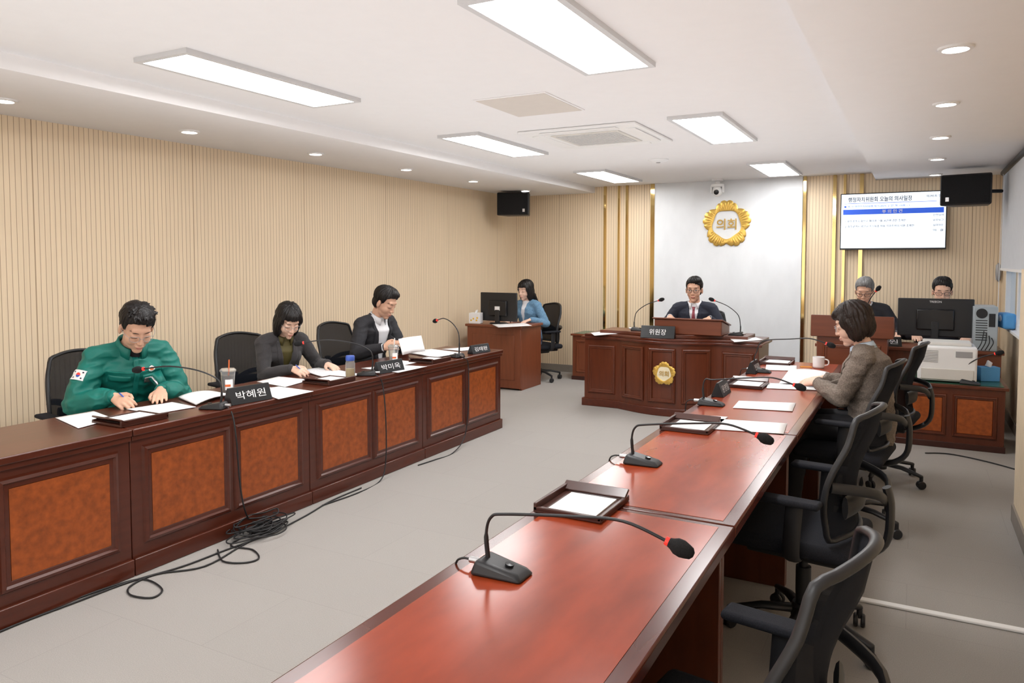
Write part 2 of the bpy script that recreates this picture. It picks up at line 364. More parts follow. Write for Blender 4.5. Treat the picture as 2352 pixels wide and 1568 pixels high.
G().lathe([(0,.075),(.03,.07),(.032,.03)],(0,0,-.145),T=Matrix.Rotation(R(105),3,'X')).build('lens','blackg',t)
for s in(-1,1): G().box((s*.07,0,-.12),(.016,.06,.09)).build('yoke_arm','white',t,bev=.005)
# ---------------------------------------------------------------- emblems
def flower(Rr,n=200):
    out=[]
    for i in range(n):
        ph=2*pi*i/n; w=((ph/(2*pi/5)+.5)%1)-.5
        r=1.0-.22*abs(w*2)**2.2-.06*math.exp(-(w/.05)**2)-.06*math.exp(-((abs(w)-.24)/.03)**2)
        r*=Rr; out.append((r*cos(ph+pi/2),r*sin(ph+pi/2)))
    return out
def penta(Rr,n=200):
    return [(Rr*(1-.05*cos(5*(2*pi*i/n)))*cos(2*pi*i/n+pi/2),Rr*(1-.05*cos(5*(2*pi*i/n)))*sin(2*pi*i/n+pi/2)) for i in range(n)]
def emblem(loc,rad,label,solid,parent=None):
    t=parent or thing('council_emblem',label,'emblem',loc); c=(0,0,0) if not parent else loc
    T=Matrix.Rotation(pi/2,3,'X'); o=flower(rad); i_=penta(rad*.58); m_=penta(rad*.61); o2=[(x*.95,y*.95) for x,y in o]
    vs=[];fs=[]; n=len(o); q_=rad/.28
    for ring,z in ((o,0),(o,.012),(o2,.017),(m_,.017),(i_,.014),(i_,0)): vs+=[T@V((x,y,z*q_))+V(c) for x,y in ring]
    for k in range(5):
        for j in range(n): q=(j+1)%n; fs.append((k*n+j,k*n+q,(k+1)*n+q,(k+1)*n+j))
    R_=G().add(vs,fs).build('flower_ring','goldm',t,ang=30)
    for k in range(5):
        g=G()
        for e in (-.44,-.31,-.19,-.07,.07,.19,.31,.44):
            th=pi/2+k*2*pi/5+e; a=V((cos(th),sin(th),0)); L=rad*(.90-.9*e*e)
            g.loft([T@(a*rad*.63+V((0,0,.017*q_)))+V(c),T@(a*(rad*.63+L)/2+V((0,0,.022*q_)))+V(c),T@(a*L+V((0,0,.016*q_)))+V(c)],[rad*.010,rad*.024,rad*.024],n=6)
        g.build('petal','goldm',t if not parent else R_,ang=60)
    if solid: G().prism(penta(rad*.60),.0,.006,T=T,c=c).build('centre_plate','cream',t,smooth=False)
    text('의회',rad*.82,TR(V(c)+V((0,-.016 if not solid else -.009,0)))@FACEY,'goldp',t,h=rad*.46,ext=.002,bold=.012)
    return t
p=aty(1669,515,YB-.045); emblem((p.x,YB-.0405,p.z),.30,'large gold flower council emblem with two Korean letters on the white wall panel',False)
# ---------------------------------------------------------------- television
x0=aty(1930,500,9.4).x; x1=aty(2175,500,9.4).x; zt=aty(2050,441,9.4).z; zb=aty(2050,573,9.4).z; cx=(x0+x1)/2; cz=(zt+zb)/2; tw=x1-x0; th_=zt-zb
t=thing('television','wall mounted television showing the Korean meeting agenda slide','television',(cx,9.40,cz))
G().box((0,.02,0),(tw,.05,th_)).build('bezel','blackg',t,smooth=False,bev=.004)
G().box((0,.066,0),(.4,.045,.3)).build('wall_bracket','black',t,smooth=False)
G().box((0,-.008,.004),(tw-.022,.004,th_-.03)).build('screen','screen',t,smooth=False)
G().box((0,-.011,.108),(tw-.06,.002,.058)).build('title_bar','bar',t,smooth=False)
G().box((-.03,-.0105,.205),(tw-.14,.001,.005)).build('rule','bar',t,smooth=False)
def tvt(s,x,z,w,h,m='dink',al='L',b=.008): text(s,w,TR((x,-.0125,z))@FACEY,m,t,h=h,align=al,ext=.001,bold=b)
tvt('행정자치위원회 오늘의 의사일정',-.45,.248,.64,.056,b=.015); tvt('제295회 임시',.33,.262,.17,.03)
tvt('■ 제1차 행정자치위원회 회의(2025. 2. 27. 목 10:00 ~ )',-.49,.168,.66,.028,'bar')
tvt('부 의 안 건',0,.108,.2,.042,'ink','C',.015)
tvt('1. 광주광역시 광산구 페이퍼 가을 공간에 관한 조례안',-.48,.005,.62,.028); tvt('2. 광주광역시 광산구 저소득층 아동 치과주치의 지원 조례안',-.48,-.055,.7,.028)
for q,(s,z) in enumerate((('안전심의',.055),('업무보고',.0),('심의의안',-.055),('의  결',-.11))): tvt(s,.40,z,.10,.025)
# ---------------------------------------------------------------- speakers
def speaker(loc,rz,label,side):
    t=thing('wall_speaker',label,'loudspeaker',loc,rz,'black wall loudspeakers')
    g=G(); poly=[(-.22,-.13),(.22,-.13),(.16,.15),(-.16,.15)]
    g.prism(poly,-.15,.15); g.build('cabinet','black',t,smooth=False,bev=.015)
    G().box((0,-.135,0),(.41,.012,.27)).build('grille','foam',t,smooth=False,bev=.01)
    G().box((-.15*side,-.143,-.09),(.03,.003,.04)).build('badge','metal',t,smooth=False)
    G().loft([(0,.1,0),(side*.1,.22,.0),(side*.25,.3,0)],.018).build('bracket','black',t)
    return t
p=aty(1184,469,8.75); speaker((p.x,8.75,p.z),R(12),'black loudspeaker mounted high in the left back corner',-1)
p=aty(2223,437,8.6); speaker((p.x,8.6,p.z),R(-12),'black loudspeaker overlapping the television corner',1)
# ---------------------------------------------------------------- desks
def desk(label,x,y0,y1,flip,group,topm,inlay=False):
    L=y1-y0-.004; D=.62; t=thing('council_desk' if not flip else 'council_table',label,'desk',(x,(y0+y1)/2,0),pi if flip else 0,group)
    h=L/2
    if inlay:
        G().b2(-D,0.0,-h,h,.69,.729).build('top','edge',t,bev=.006)
        G().b2(-D+.045,-.045,-h+.03,h-.03,.7285,.7302).build('top_veneer',topm,t,smooth=False)
    else: G().b2(-D,.0,-h,h,.695,.73).build('top',topm,t,bev=.006)
    g=G(); g.b2(-.03,-.012,-h,h,.67,.695); g.b2(-.04,-.03,-h,h,.05,.69); g.build('front_board','wood',t,bev=.003)
    G().b2(-.034,-.008,-h,h,0,.085).build('plinth','wood',t,bev=.005)
    for s in(-1,1):
        G().b2(-D+.04,-.04,s*h-s*.001,s*(h-.03),0,.69).build('side_board','wood2',t,bev=.002)
    pw=(L-.14)/2
    for k in range(2):
        a=-h+.06+k*(pw+.02); b=a+pw
        m=G().moulding(-.03,a,b,.14,.635,.055,.018).build('panel_moulding','wood',t,ang=20)
        G().b2(-.031,-.022,a+.05,b-.05,.19,.585).build('burl_panel','burl',m,smooth=False)
    return t
ys=[1.06,2.30,3.53,4.77,6.02]
labs=['left hand council desk unit nearest the viewer, cut by the photo edge','left hand council desk unit in front of the person in the green jacket','left hand council desk unit in front of the person in the charcoal blazer','farthest left hand council desk unit, in front of the man in the open suit']
for i in range(4): desk(labs[i],-3.33,ys[i],ys[i+1],False,'row of council desks along the left wall','wood',False)
yr=[.96,2.33,3.70,5.06,6.42]
labs=['glossy right hand council table nearest the viewer','glossy right hand council table second from the viewer, beyond the nearest document tray','glossy right hand council table third from the viewer, with loose papers','farthest right hand council table, where the woman in tweed sits']
for i in range(4): desk(labs[i],-1.09,yr[i],yr[i+1],True,'row of polished council tables on the right','redtop',True)
# ---------------------------------------------------------------- office chair
def make_chair():
    t=thing('office_chair','x','chair')
    G().box((.02,0,.445),(.48,.49,.06)).build('seat','fabric',t,bev=.028,seg=4)
    G().box((0,0,.40),(.36,.36,.035)).build('seat_pan','black',t,bev=.01)
    def bp(u,v,o=0):
        zz=.50+.46*v; x=-.20-.045*v-.035*v*v+.035*sin(pi*min(1,v*1.3)) +.06*u*u - o
        wy=.215+.025*sin(pi*v)-.035*v*v; return V((x,u*wy,zz+.03*(1-u*u)*v))
    g=G(); nu,nv=12,14; vs=[bp(-1+2*i/nu,j/nv) for j in range(nv+1) for i in range(nu+1)]
    fs=[(j*(nu+1)+i,j*(nu+1)+i+1,(j+1)*(nu+1)+i+1,(j+1)*(nu+1)+i) for j in range(nv) for i in range(nu)]
    g.add(vs,fs).build('backrest_mesh','mesh',t,ang=180,sol=.004)
    loop=[bp(-1+2*i/8,0) for i in range(8)]+[bp(1,j/10) for j in range(10)]+[bp(1-2*i/8,1) for i in range(8)]+[bp(-1,1-j/10) for j in range(10)]
    G().loft(cr(loop,2,True),[(.014,.010)]*72,closed=True,n=8).build('backrest_frame','black',t,ang=180)
    g=G(); g.loft(cr([(-.05,0,.385),(-.2,0,.39),(-.30,0,.46),(-.315,0,.60),(-.30,0,.68)],5),[(.032,.016)]*21,side=(0,1,0),n=10)
    for s in(-1,1): g.loft(cr([(-.30,0,.62),(-.28,s*.12,.68),tuple(bp(s*.98,.45,.012))],5),[(.012,.02)]*11,n=8)
    g.build('back_support','black',t,ang=60)
    G().loft(cr([tuple(bp(-.7,.25,.03)),tuple(bp(0,.25,.03)),tuple(bp(.7,.25,.03))],6),[(.045,.012)]*13,side=(0,0,1),n=10).build('lumbar_pad','black',t)
    for s in(-1,1):
        a=G().loft(cr([(-.02,s*.18,.41),(-.02,s*.255,.42),(-.02,s*.28,.47),(-.03,s*.28,.63)],5),[(.032,.014)]*16,side=(1,0,0),n=10).build('armrest_post','black',t,ang=60)
        G().box((.0,s*.28,.645),(.25,.075,.024)).build('arm_pad','fabric',a,bev=.011,seg=3)
    G().lathe([(.026,.12),(.03,.2),(.03,.3),(.018,.3),(.018,.39)]).build('gas_column','black',t)
    G().box((-.01,0,.375),(.22,.16,.05)).build('tilt_mechanism','black',t,bev=.012)
    G().lathe([(.045,.08),(.05,.12),(.04,.15)]).build('hub','black',t)
    for k in range(5):
        a=2*pi*k/5+.3; d=V((cos(a),sin(a),0))
        lg=G().loft([d*.03+V((0,0,.12)),d*.16+V((0,0,.115)),d*.29+V((0,0,.085))],[(.028,.018),(.022,.015),(.016,.012)],side=(-d.y,d.x,0),n=8,rnd=True).build('base_leg','black',t,ang=60)
        g=G(); c=d*.29
        T=Matrix.Rotation(a+.8,3,'Z')@Matrix.Rotation(pi/2,3,'X'); ax=T@V((0,0,1))
        for s in(-1,1): g.lathe([(0,-.009),(.024,-.009),(.028,-.004),(.028,.004),(.024,.009),(0,.009)],c+V((0,0,.029))+ax*s*.014,n=16,T=T)
        g.loft([c+V((0,0,.04)),c+V((0,0,.085))],.012,n=8); g.build('caster','black',lg)
    return t
ch=make_chair(); chairs=[]
def chair(x,y,rz,label,group=None):
    o=ch if not chairs else dup(ch); chairs.append(o); return place(o,(x,y,0),rz,label,group)
RG='office chairs along the right tables'; LG='office chairs along the left wall'
chair(-.335,1.64,R(171),'black mesh office chair nearest the viewer at the right table',RG)
chair(-.375,3.22,R(173),'empty black mesh office chair second from the viewer at the right table',RG)
chair(-.32,4.76,R(173),'black mesh office chair the woman in tweed sits on',RG)
chair(-.19,5.86,R(172),'empty black mesh office chair beyond the woman in tweed',RG)
chair(-4.33,2.78,R(-8),'black mesh office chair behind the person in the green jacket',LG)
chair(-4.36,4.02,R(-12),'black mesh office chair behind the woman in the charcoal blazer',LG)
chair(-4.40,5.16,R(-5),'black mesh office chair behind the man in the open dark suit',LG)
chair(-2.08,8.35,R(-90),'black office chair behind the chairman at the raised podium')
chair(-4.29,8.70,R(-118),'black mesh office chair of the clerk in the blue cardigan')
chair(-.44,8.85,R(-90),'black office chair of the grey haired official')
chair(.25,8.85,R(-90),'black office chair behind the computer monitor on the right')
# ---------------------------------------------------------------- microphones
def mic(label,loc,yaw,neck,group,cable=True):
    t=thing('gooseneck_microphone',label,'microphone',loc,yaw,group)
    vs=[(-.075,-.052,0),(.075,-.045,0),(.075,.045,0),(-.075,.052,0),(-.062,-.04,.04),(.055,-.032,.018),(.055,.032,.018),(-.062,.04,.04)]
    G().add(vs,[(0,3,2,1),(4,5,6,7),(0,1,5,4),(1,2,6,5),(2,3,7,6),(3,0,4,7)]).build('base','black',t,bev=.01,seg=3)
    G().lathe([(0,.0),(.012,0),(.012,.004),(0,.005)],(.02,0,.027),T=Matrix.Rotation(R(10),3,'Y')).build('talk_button','blackg',t)
    P=cr([(-.045,0,.035)]+neck,6)
    G().loft(P,[.0065 if i<6 else .0042 for i in range(len(P))],n=8).build('gooseneck','black',t,ang=80)
    d=(P[-1]-P[-3]).normalized(); e=P[-1]
    G().loft([e-d*.006,e+d*.010],.0105,n=14).build('light_ring','red',t)
    G().loft([e+d*.01,e+d*.02,e+d*.035,e+d*.048],[.013,.019,.0205,.017],n=16,rnd=True).build('foam_windscreen','foam',t,ang=180)
    G().loft([(-.07,0,.02),(-.10,0,.02)],.009).build('plug','metal',t)
    if cable: G().loft(cr([(-.098,0,.02),(-.125,0,.018),(-.145,0,.0),(-.15,0,-.06),(-.15,.01,-.16)],5),.0032,n=6).build('cable','cable',t)
    return t
RMG='gooseneck microphones on the right tables'; LMG='gooseneck microphones on the left desks'
NK=[(-.05,0,.10),(-.035,0,.145),(.01,0,.16),(.2,0,.185),(.33,0,.195),(.44,0,.165)]
for px,py,lab,hh in((1155,1318,'gooseneck microphone on the nearest right table, largest in view',0),(1478,1065,'gooseneck microphone on the second right table',0),(1632,930,'gooseneck microphone on the third right table by the loose papers',-.015),(1748,855,'gooseneck microphone on the farthest right table',.07)):
    p=atz(px,py,.73); mic(lab,(max(p.x,-1.0),p.y,.731),0,[(a,b,c+(hh if a>0 else 0)) for a,b,c in NK],RMG)
def micto(label,bx,by,hx,hy,hX,z,group):
    b=atz(bx,by,z); b.z=z+.001; h=atx(hx,hy,hX)
    d=h-b; yaw=math.atan2(d.y,d.x); L=math.hypot(d.x,d.y); H=d.z
    return mic(label,b,yaw,[(-.05,0,H*.45),(-.03,0,H*.75),(L*.2,0,H*.98),(L*.6,0,H*1.08),(L*.96,0,H*1.0)],group,False)
micto('gooseneck microphone in front of the person in the green jacket',490,938,322,847,-3.80,.73,LMG)
micto('gooseneck microphone in front of the woman in the charcoal blazer',840,862,690,787,-3.82,.73,LMG)
micto('gooseneck microphone with raised neck at the far end of the left desks',1048,820,1002,735,-3.72,.73,LMG)
# ---------------------------------------------------------------- podium
t=thing('chair_podium','carved dark wood podium with curved front and gold emblem','podium',(-2.2,7.4,0))
def front(w,d,o=0):
    pts=[(-w,d),(-w,-o)]
    for i in range(13):
        u=-1+2*i/12; pts.append((u*.52,-o-.16*cos(u*pi/2)))
    pts+=[(w,-o),(w,d)]; return pts
G().prism(front(.90,.55),.05,.74).build('body','wood2',t,ang=30,bev=.004)
G().prism(front(.925,.56,.02),0,.08).build('plinth','wood',t,ang=30,bev=.006)
G().prism(front(.93,.57,.025),.72,.745).build('cornice','wood',t,ang=30,bev=.005)
G().prism(front(.90,.56,.0),.745,.77).build('top','wood',t,ang=30,bev=.004)
G().prism([(x*.92,y*.9+.10) for x,y in front(.84,.45,-.02)],.77,.805).build('raised_top','wood2',t,ang=30,bev=.005)
for a,b in((-.86,-.55),(.55,.86)):
    T=Matrix.Rotation(-pi/2,3,'Z'); G().moulding(0,a,b,.14,.66,.045,.014,T=T,c=(0,0,0)).build('panel_moulding','wood2',t,ang=20)
for k in range(3):
    u0=-.92+k*.625; u1=u0+.58; um=(u0+u1)/2; yy=-.16*cos(um*pi/2)
    sl=math.atan2(-.16*(cos(u1*pi/2)-cos(u0*pi/2)),(u1-u0)*.52)
    T=Matrix.Rotation(sl,3,'Z')@Matrix.Rotation(-pi/2,3,'Z'); w_=(u1-u0)*.52/2*.93
    G().moulding(.006,-w_,w_,.13,.68,.04,.014,T=T,c=(um*.52,yy+(.004 if k==1 else 0),0)).build('panel_moulding','wood2',t,ang=20)
emblem((.03,-.185,.43),.12,'x',True,parent=t)
t=thing('podium_lectern','raised sloping wooden reading stand on top of the podium','reading stand',(-2.0,7.58,.806))
G().add([(-.34,-.16,0),(.34,-.16,0),(.34,.2,0),(-.34,.2,0),(-.34,-.16,.15),(.34,-.16,.15),(.34,.2,.08),(-.34,.2,.08)],[(0,3,2,1),(4,5,6,7),(0,1,5,4),(1,2,6,5),(2,3,7,6),(3,0,4,7)]).build('body','lect',t,bev=.008)
G().box((0,.015,.122),(.71,.40,.014),T=Matrix.Rotation(R(-11),3,'X')).build('sloped_top','lect',t,bev=.004)
def nameplate(label,loc,rz,s,w=.27,h=.09,group=None,tm='ink',tw_=.72,off=0):
    t=thing('nameplate',label,'nameplate',loc,rz,group); dd=h*.45
    G().add([(dd,-w/2,0),(dd,w/2,0),(-dd,w/2,0),(-dd,-w/2,0),(0.006,-w/2,h),(.006,w/2,h),(-.006,w/2,h),(-.006,-w/2,h)],[(0,1,5,4),(2,3,7,6),(0,4,7,3),(1,2,6,5),(4,5,6,7),(0,3,2,1)]).build('stand','plate',t,bev=.002)
    if s:
        a=math.atan2(dd-.006,h); text(s,w*tw_,TR((dd*.5+.004,off,h*.5))@Matrix.Rotation(-a,4,'Y')@FACEX,tm,t,h=h*.5,ext=.0015)
    return t
nameplate('large black nameplate standing at the front of the podium',(-2.27,7.33,.772),R(-84),'위원장',.34,.12,tw_=.5)
def mic3(label,b,h,group):
    d=h-b; yaw=math.atan2(d.y,d.x); L=math.hypot(d.x,d.y); H=d.z
    return mic(label,b,yaw,[(-.045,0,H*.3),(-.02,0,H*.6),(L*.35,0,H*.85),(L*.9,0,H)],group,False)
PG='gooseneck microphones on the podium'
b=aty(1466,765,7.62); b.z=.806; mic3('gooseneck microphone at the left of the podium',b,aty(1518,690,7.62),PG)
b=aty(1668,778,7.6); b.z=.806; b.x=max(b.x,-1.56); mic3('gooseneck microphone at the right of the podium',b,aty(1636,690,7.62),PG)
def cabinet(name,label,cat,x0,x1,y0,y1,h,m,panels,glass=False):
    t=thing(name,label,cat,((x0+x1)/2,(y0+y1)/2,0)); w=(x1-x0)/2; d=(y1-y0)/2
    G().b2(-w+.01,w-.01,-d+.01,d,0.03,h-.025).build('body',m,t,bev=.003)
    G().b2(-w,w,-d,d,0,.05).build('plinth','dark',t,bev=.003)
    G().b2(-w-.012,w+.012,-d-.012,d,h-.025,h).build('top',m,t,bev=.004)
    if glass: G().b2(-w+.02,w-.02,-d+.03,d-.02,h+.0005,h+.004).build('glass_sheet','green',t,smooth=False)
    T=Matrix.Rotation(-pi/2,3,'Z'); pw=(2*w-.08)/panels
    for k in range(panels):
        a=-w+.04+k*pw+.02; b=a+pw-.04
        mo=G().moulding(0,a,b,.1,h-.08,.035,.014,T=T,c=(0,-d+.01,0)).build('door_moulding',m,t,ang=20)
        G().b2(a+.035,b-.035,-d+.004,-d+.012,.135,h-.115).build('door_panel','burl' if m=='wood2' else m,mo,smooth=False)
    return t
cabinet('side_cabinet','low reddish cabinet with green sheet on top behind the podium','cabinet',-3.92,-2.95,8.92,9.35,.60,'oak',2,True)
cabinet('storage_cabinet','low dark panelled cabinet carrying the printer','cabinet',-.12,.67,7.1,7.72,.53,'wood2',2,True)
t=thing('official_desk','reddish wooden desk of the two officials behind the lectern','desk',(-.08,8.2,0))
G().b2(-.78,.80,-.26,.3,.70,.73).build('top','oak',t,bev=.004); G().b2(-.76,.78,-.23,-.2,0,.70).build('front_board','oak',t,bev=.003)
for s in(-.76,.75): G().b2(s,s+.03,-.2,.28,0,.70).build('side_board','oak',t,bev=.003)
t=thing('witness_lectern','standing wooden lectern beside the woman in tweed','lectern',(-.49,7.5,0))
G().b2(-.29,.29,-.16,.22,.05,.88).build('body','lect',t,bev=.006); G().b2(-.31,.31,-.19,.24,0,.06).build('plinth','dark',t,bev=.006)
G().add([(-.34,-.2,.86),(.34,-.2,.86),(.34,.26,.86),(-.34,.26,.86),(-.34,-.2,1.06),(.34,-.2,1.06),(.34,.26,.93),(-.34,.26,.93)],[(0,3,2,1),(4,5,6,7),(0,1,5,4),(1,2,6,5),(2,3,7,6),(3,0,4,7)]).build('reading_top','lect',t,bev=.008)
T=Matrix.Rotation(-pi/2,3,'Z'); G().moulding(0,-.24,.24,.12,.8,.04,.014,T=T,c=(0,-.16,0)).build('panel_moulding','lect',t,ang=20)
b=V((-.36,7.64,.985)); mic3('gooseneck microphone on the standing lectern',b,aty(2014,668,7.6),None)
t=thing('clerk_desk','small reddish wooden desk of the clerk in the left back corner','desk',(-4.47,8.1,0))
G().b2(-.39,.39,-.29,.3,.745,.775).build('top','oak',t,bev=.004); G().b2(-.37,.37,-.27,-.24,.02,.745).build('front_board','oak',t,bev=.003)
G().b2(-.29,.29,-.278,-.268,.12,.66).build('front_panel','oak',t,bev=.004)
for s in(-.37,.34): G().b2(s,s+.03,-.24,.28,0,.745).build('side_board','oak',t,bev=.003)
def monitor(label,loc,rz,w,h,lift,brand=None):
    t=thing('computer_monitor',label,'monitor',loc,rz)
    G().box((0,0,lift+h/2),(w,.03,h)).build('housing','black',t,bev=.008)
    G().box((0,-.025,lift+h*.45),(w*.5,.035,h*.55)).build('rear_cover','blackg',t,bev=.012)
    G().box((0,.0165,lift+h/2),(w-.03,.002,h-.03)).build('screen','screen',t,smooth=False)
    G().b2(-.03,.03,-.05,-.025,.01,lift+h*.4).build('stand_neck','black',t,bev=.005)
    G().lathe([(0,.016),(.10,.012),(.12,0.001),(0,.0)]).build('stand_base','black',t)
    if brand: text(brand,.1,TR((0,-.0165,lift+h-.03))@FACEY,'ink',t,'logo')
    else: G().box((.0,-.044,lift+h*.45),(.07,.002,.05)).build('rating_sticker','paper',t,smooth=False)
    return t
monitor('computer monitor seen from behind on the clerk desk',(-4.50,8.02,.776),0,.51,.35,.03)
monitor('wide computer monitor seen from behind on the officials desk',(.175,8.12,.731),0,.63,.36,.10,'TREEON')
t=thing('tissue_box','white tissue box with yellow print beside the clerk monitor','tissue box',(-4.77,7.92,.776),R(10))
G().box((0,0,.065),(.14,.12,.13)).build('carton','paper',t,bev=.003); G().loft([(0,0,.13),(.01,0,.15),(.02,.01,.165)],[(.03,.01),(.035,.012),(.005,.003)],n=8).build('tissue','paper',t)
g=G(); [g.box((dx,-.061,.04+dz),(.02,.002,.02)) for dx,dz in((-.04,0),(-.01,.02),(.03,0),(.04,.03))]; g.build('print','yellow',t,smooth=False)
t=thing('computer_tower','grey computer tower with rear vents beside the wide monitor','computer',(.57,8.18,.731))
G().box((0,0,.20),(.19,.42,.40)).build('case','pc',t,bev=.005); g=G()
for k in range(9): g.box((-.03,-.2115,.10+k*.022),(.09,.002,.008))
g.box((.05,-.2115,.28),(.05,.002,.12)); g.build('rear_vents','black',t,smooth=False)
G().lathe([(0,0),(.045,0),(.045,.004),(.0,.004)],(-.03,-.211,.34),T=Matrix.Rotation(pi/2,3,'X')).build('fan_grille','black',t)
g=G()
for k in range(4): g.loft(cr([(.05-.02*k,-.21,.12+.02*k),(.06-.03*k,-.26,.08),(.03-.03*k,-.24,.01)],5),.004,n=6)
g.build('plugged_cables','cable',t)
t=thing('printer','off white laser printer on the low cabinet','printer',(.25,7.36,.535))
G().box((0,0,.155),(.43,.40,.29)).build('housing','white',t,bev=.018,seg=3); G().box((0,.03,.312),(.36,.30,.03)).build('output_lid','beige',t,bev=.01)
G().box((0,-.203,.07),(.38,.012,.09)).build('paper_tray','beige',t,bev=.004); g=G()
for k in range(8): g.box((-.12,-.2015,.17+k*.013),(.11,.003,.005))
g.build('side_vents','grey',t,smooth=False); G().box((.12,-.2,.24),(.12,.006,.05)).build('control_panel','grey',t,bev=.002)
t=thing('wipes_box','light blue box on the cabinet right of the printer','box',(.56,7.45,.535),R(20))
G().box((0,0,.06),(.15,.1,.12)).build('carton','sky',t,bev=.004); G().loft([(0,0,.12),(.01,0,.15),(0,.01,.17)],[(.04,.02),(.035,.02),(.01,.005)],n=8).build('wipe','paper',t)
t=thing('tissue_pack','blue tissue pack leaning on the window sill','tissue pack',(.74,8.1,.935),R(8))
G().box((0,0,.07),(.10,.24,.14)).build('pack','sky',t,bev=.02); G().ell((-.05,0,.09),(.012,.05,.03)).build('tissue_slot','paper',t)
b=V((.42,7.16,.538)); mic3('gooseneck microphone on the low cabinet right of the printer',b,V((.60,7.12,.80)),None)
nameplate('black nameplate standing on the officials desk',(-.22,8.0,.731),R(-75),'위원',.24,.09)
# ---------------------------------------------------------------- papers and desk things
def paper(label,cor,z=.732,m='print',th=.002,group=None,name='paper_sheet',cat='paper',curl=0):
    P=[atz(a,b,z) for a,b in cor]; c=sum(P,V())/4; n=8
    me=bpy.data.meshes.new(name); vs=[];uv=[];fs=[]
    for j in range(n+1):
        for i in range(n+1):
            u,v=i/n,j/n; q=(P[0]*(1-u)*(1-v)+P[1]*u*(1-v)+P[2]*u*v+P[3]*(1-u)*v)-c
            vs.append((q.x,q.y,th+curl*(abs(u-.5)**2*-1+.25)*.2)); uv.append((u,1-v))
    for j in range(n):
        for i in range(n): a=j*(n+1)+i; fs.append((a,a+1,a+n+2,a+n+1))
    me.from_pydata(vs,[],fs); L=me.uv_layers.new(name='UVMap')
    for lp in me.loops: L.data[lp.index].uv=uv[lp.vertex_index]
    o=link(me,name,m,None,True,180); d=o.modifiers.new('s','SOLIDIFY'); d.thickness=th; d.offset=0
    o.location=(c.x,c.y,z); return tag(o,label,cat,group)
paper('printed sheet under the hands of the person in green',[(290,940),(395,924),(450,935),(355,951)])
paper('open booklet between the green jacket and the first left microphone',[(410,915),(490,902),(532,910),(450,932)],th=.008,curl=.3,name='booklet',cat='booklet')
paper('white sheet left of the wooden tray by the green jacket',[(127,960),(215,945),(262,962),(180,984)],m='paper')
paper('loose white sheet right of the first left nameplate',[(580,897),(640,888),(720,899),(640,917)],m='paper')
paper('loose sheet between the first left nameplate and the coffee cup',[(540,903),(600,888),(672,896),(600,914)],.7335,m='paper')
paper('open document in front of the charcoal blazer',[(590,877),(640,865),(712,873),(655,889)],m='print')
paper('printed report under the hands of the woman in charcoal',[(690,852),(740,845),(830,862),(760,872)],th=.006,m='print')
paper('white sheet beside the second left nameplate',[(830,846),(900,838),(980,842),(915,856)],m='paper')
paper('white papers in front of the man in the open suit',[(865,832),(905,826),(960,832),(920,841)],m='print')
paper('open report at the far end of the left desks',[(930,810),(990,803),(1060,812),(1000,822)],m='print',th=.006)
paper('thin booklet beside the far left microphone',[(1015,802),(1080,797),(1115,800),(1060,806)],m='paper')
paper('single printed sheet on the third right table',[(1697,921),(1828,926),(1820,945),(1683,937)])
paper('large white sheet on the third right table in front of the tray',[(1640,962),(1808,973),(1800,997),(1625,985)],m='print')
paper('narrow white sheet left of the large sheet on the right table',[(1575,952),(1672,958),(1655,972),(1562,967)],m='paper')
paper('open booklet under the hands of the woman in tweed',[(1812,852),(1905,858),(1888,893),(1790,882)],th=.006,curl=.3,name='booklet',cat='booklet')
paper('white sheet beside the farthest right tray',[(1760,838),(1830,840),(1830,852),(1758,850)],m='paper')
paper('long sheet under the booklet on the far right table',[(1765,880),(1895,886),(1890,897),(1760,892)],m='paper')
p1=paper('papers stacked on the right wing of the podium',[(1700,797),(1765,793),(1785,800),(1712,806)],.772,m='paper'); p1.location=(-1.45,7.55,.772)
p1=paper('papers lying behind the left podium microphone',[(1418,768),(1470,762),(1485,770),(1430,775)],.816,m='paper'); p1.location=(-2.92,7.5,.772)
paper('white sheet at the front edge of the clerk desk',[(1130,745),(1205,742),(1222,748),(1145,752)],.776,m='paper')
TG='dark wooden document trays'
def tray(label,x,y,rz,first=[None]):
    if first[0] is None:
        t=thing('document_tray',label,'tray',(0,0,0),0,TG)
        G().box((0,0,.006),(.235,.265,.012)).build('tray_floor','dark',t,bev=.002)
        for c,d in(((-.111,0,.019),(.013,.265,.026)),((.111,0,.012),(.013,.265,.014)),((0,-.126,.013),(.235,.013,.014))): G().box(c,d).build('rim','dark',t,bev=.003)
        G().box((0,.112,.026),(.235,.045,.009),T=Matrix.Rotation(R(28),3,'X')).build('pen_ledge','dark',t,bev=.003)
        G().box((.01,-.02,.014),(.165,.19,.004)).build('note_sheet','paper',t,smooth=False)
        first[0]=t
    else: t=dup(first[0])
    return place(t,(x,y,.7315),rz,label,TG)
tray('dark wooden document tray at the first seam of the right tables, largest in view',-.96,2.28,0)
tray('dark wooden document tray behind the second right microphone',-.955,3.63,0)
tray('dark wooden document tray beside the third right microphone',-.955,5.03,0)
tray('dark wooden document tray at the far end of the right tables',-.955,6.24,0)
tray('dark wooden document tray near the green jacket',-3.52,2.42,pi)
tray('dark wooden document tray between the first left nameplate and the tea bottle',-3.47,3.84,pi)
tray('dark wooden document tray before the far left booklet',-3.46,5.02,pi)
nameplate('black nameplate with white Korean name beside the first left microphone',(-3.40,3.08,.731),R(-8),'박혜원',.27,.095,'nameplates on the left desks')
nameplate('black nameplate with white Korean name beside the second left microphone',(-3.40,4.40,.731),R(-8),'박미옥',.26,.085,'nameplates on the left desks')
nameplate('black nameplate with white Korean name at the far end of the left desks',(-3.40,5.70,.731),R(-8),'김태완',.25,.075,'nameplates on the left desks')
nameplate('small black nameplate beside the third right microphone',(-1.03,4.62,.731),0,'윤영일',.22,.085,'nameplates on the right tables')
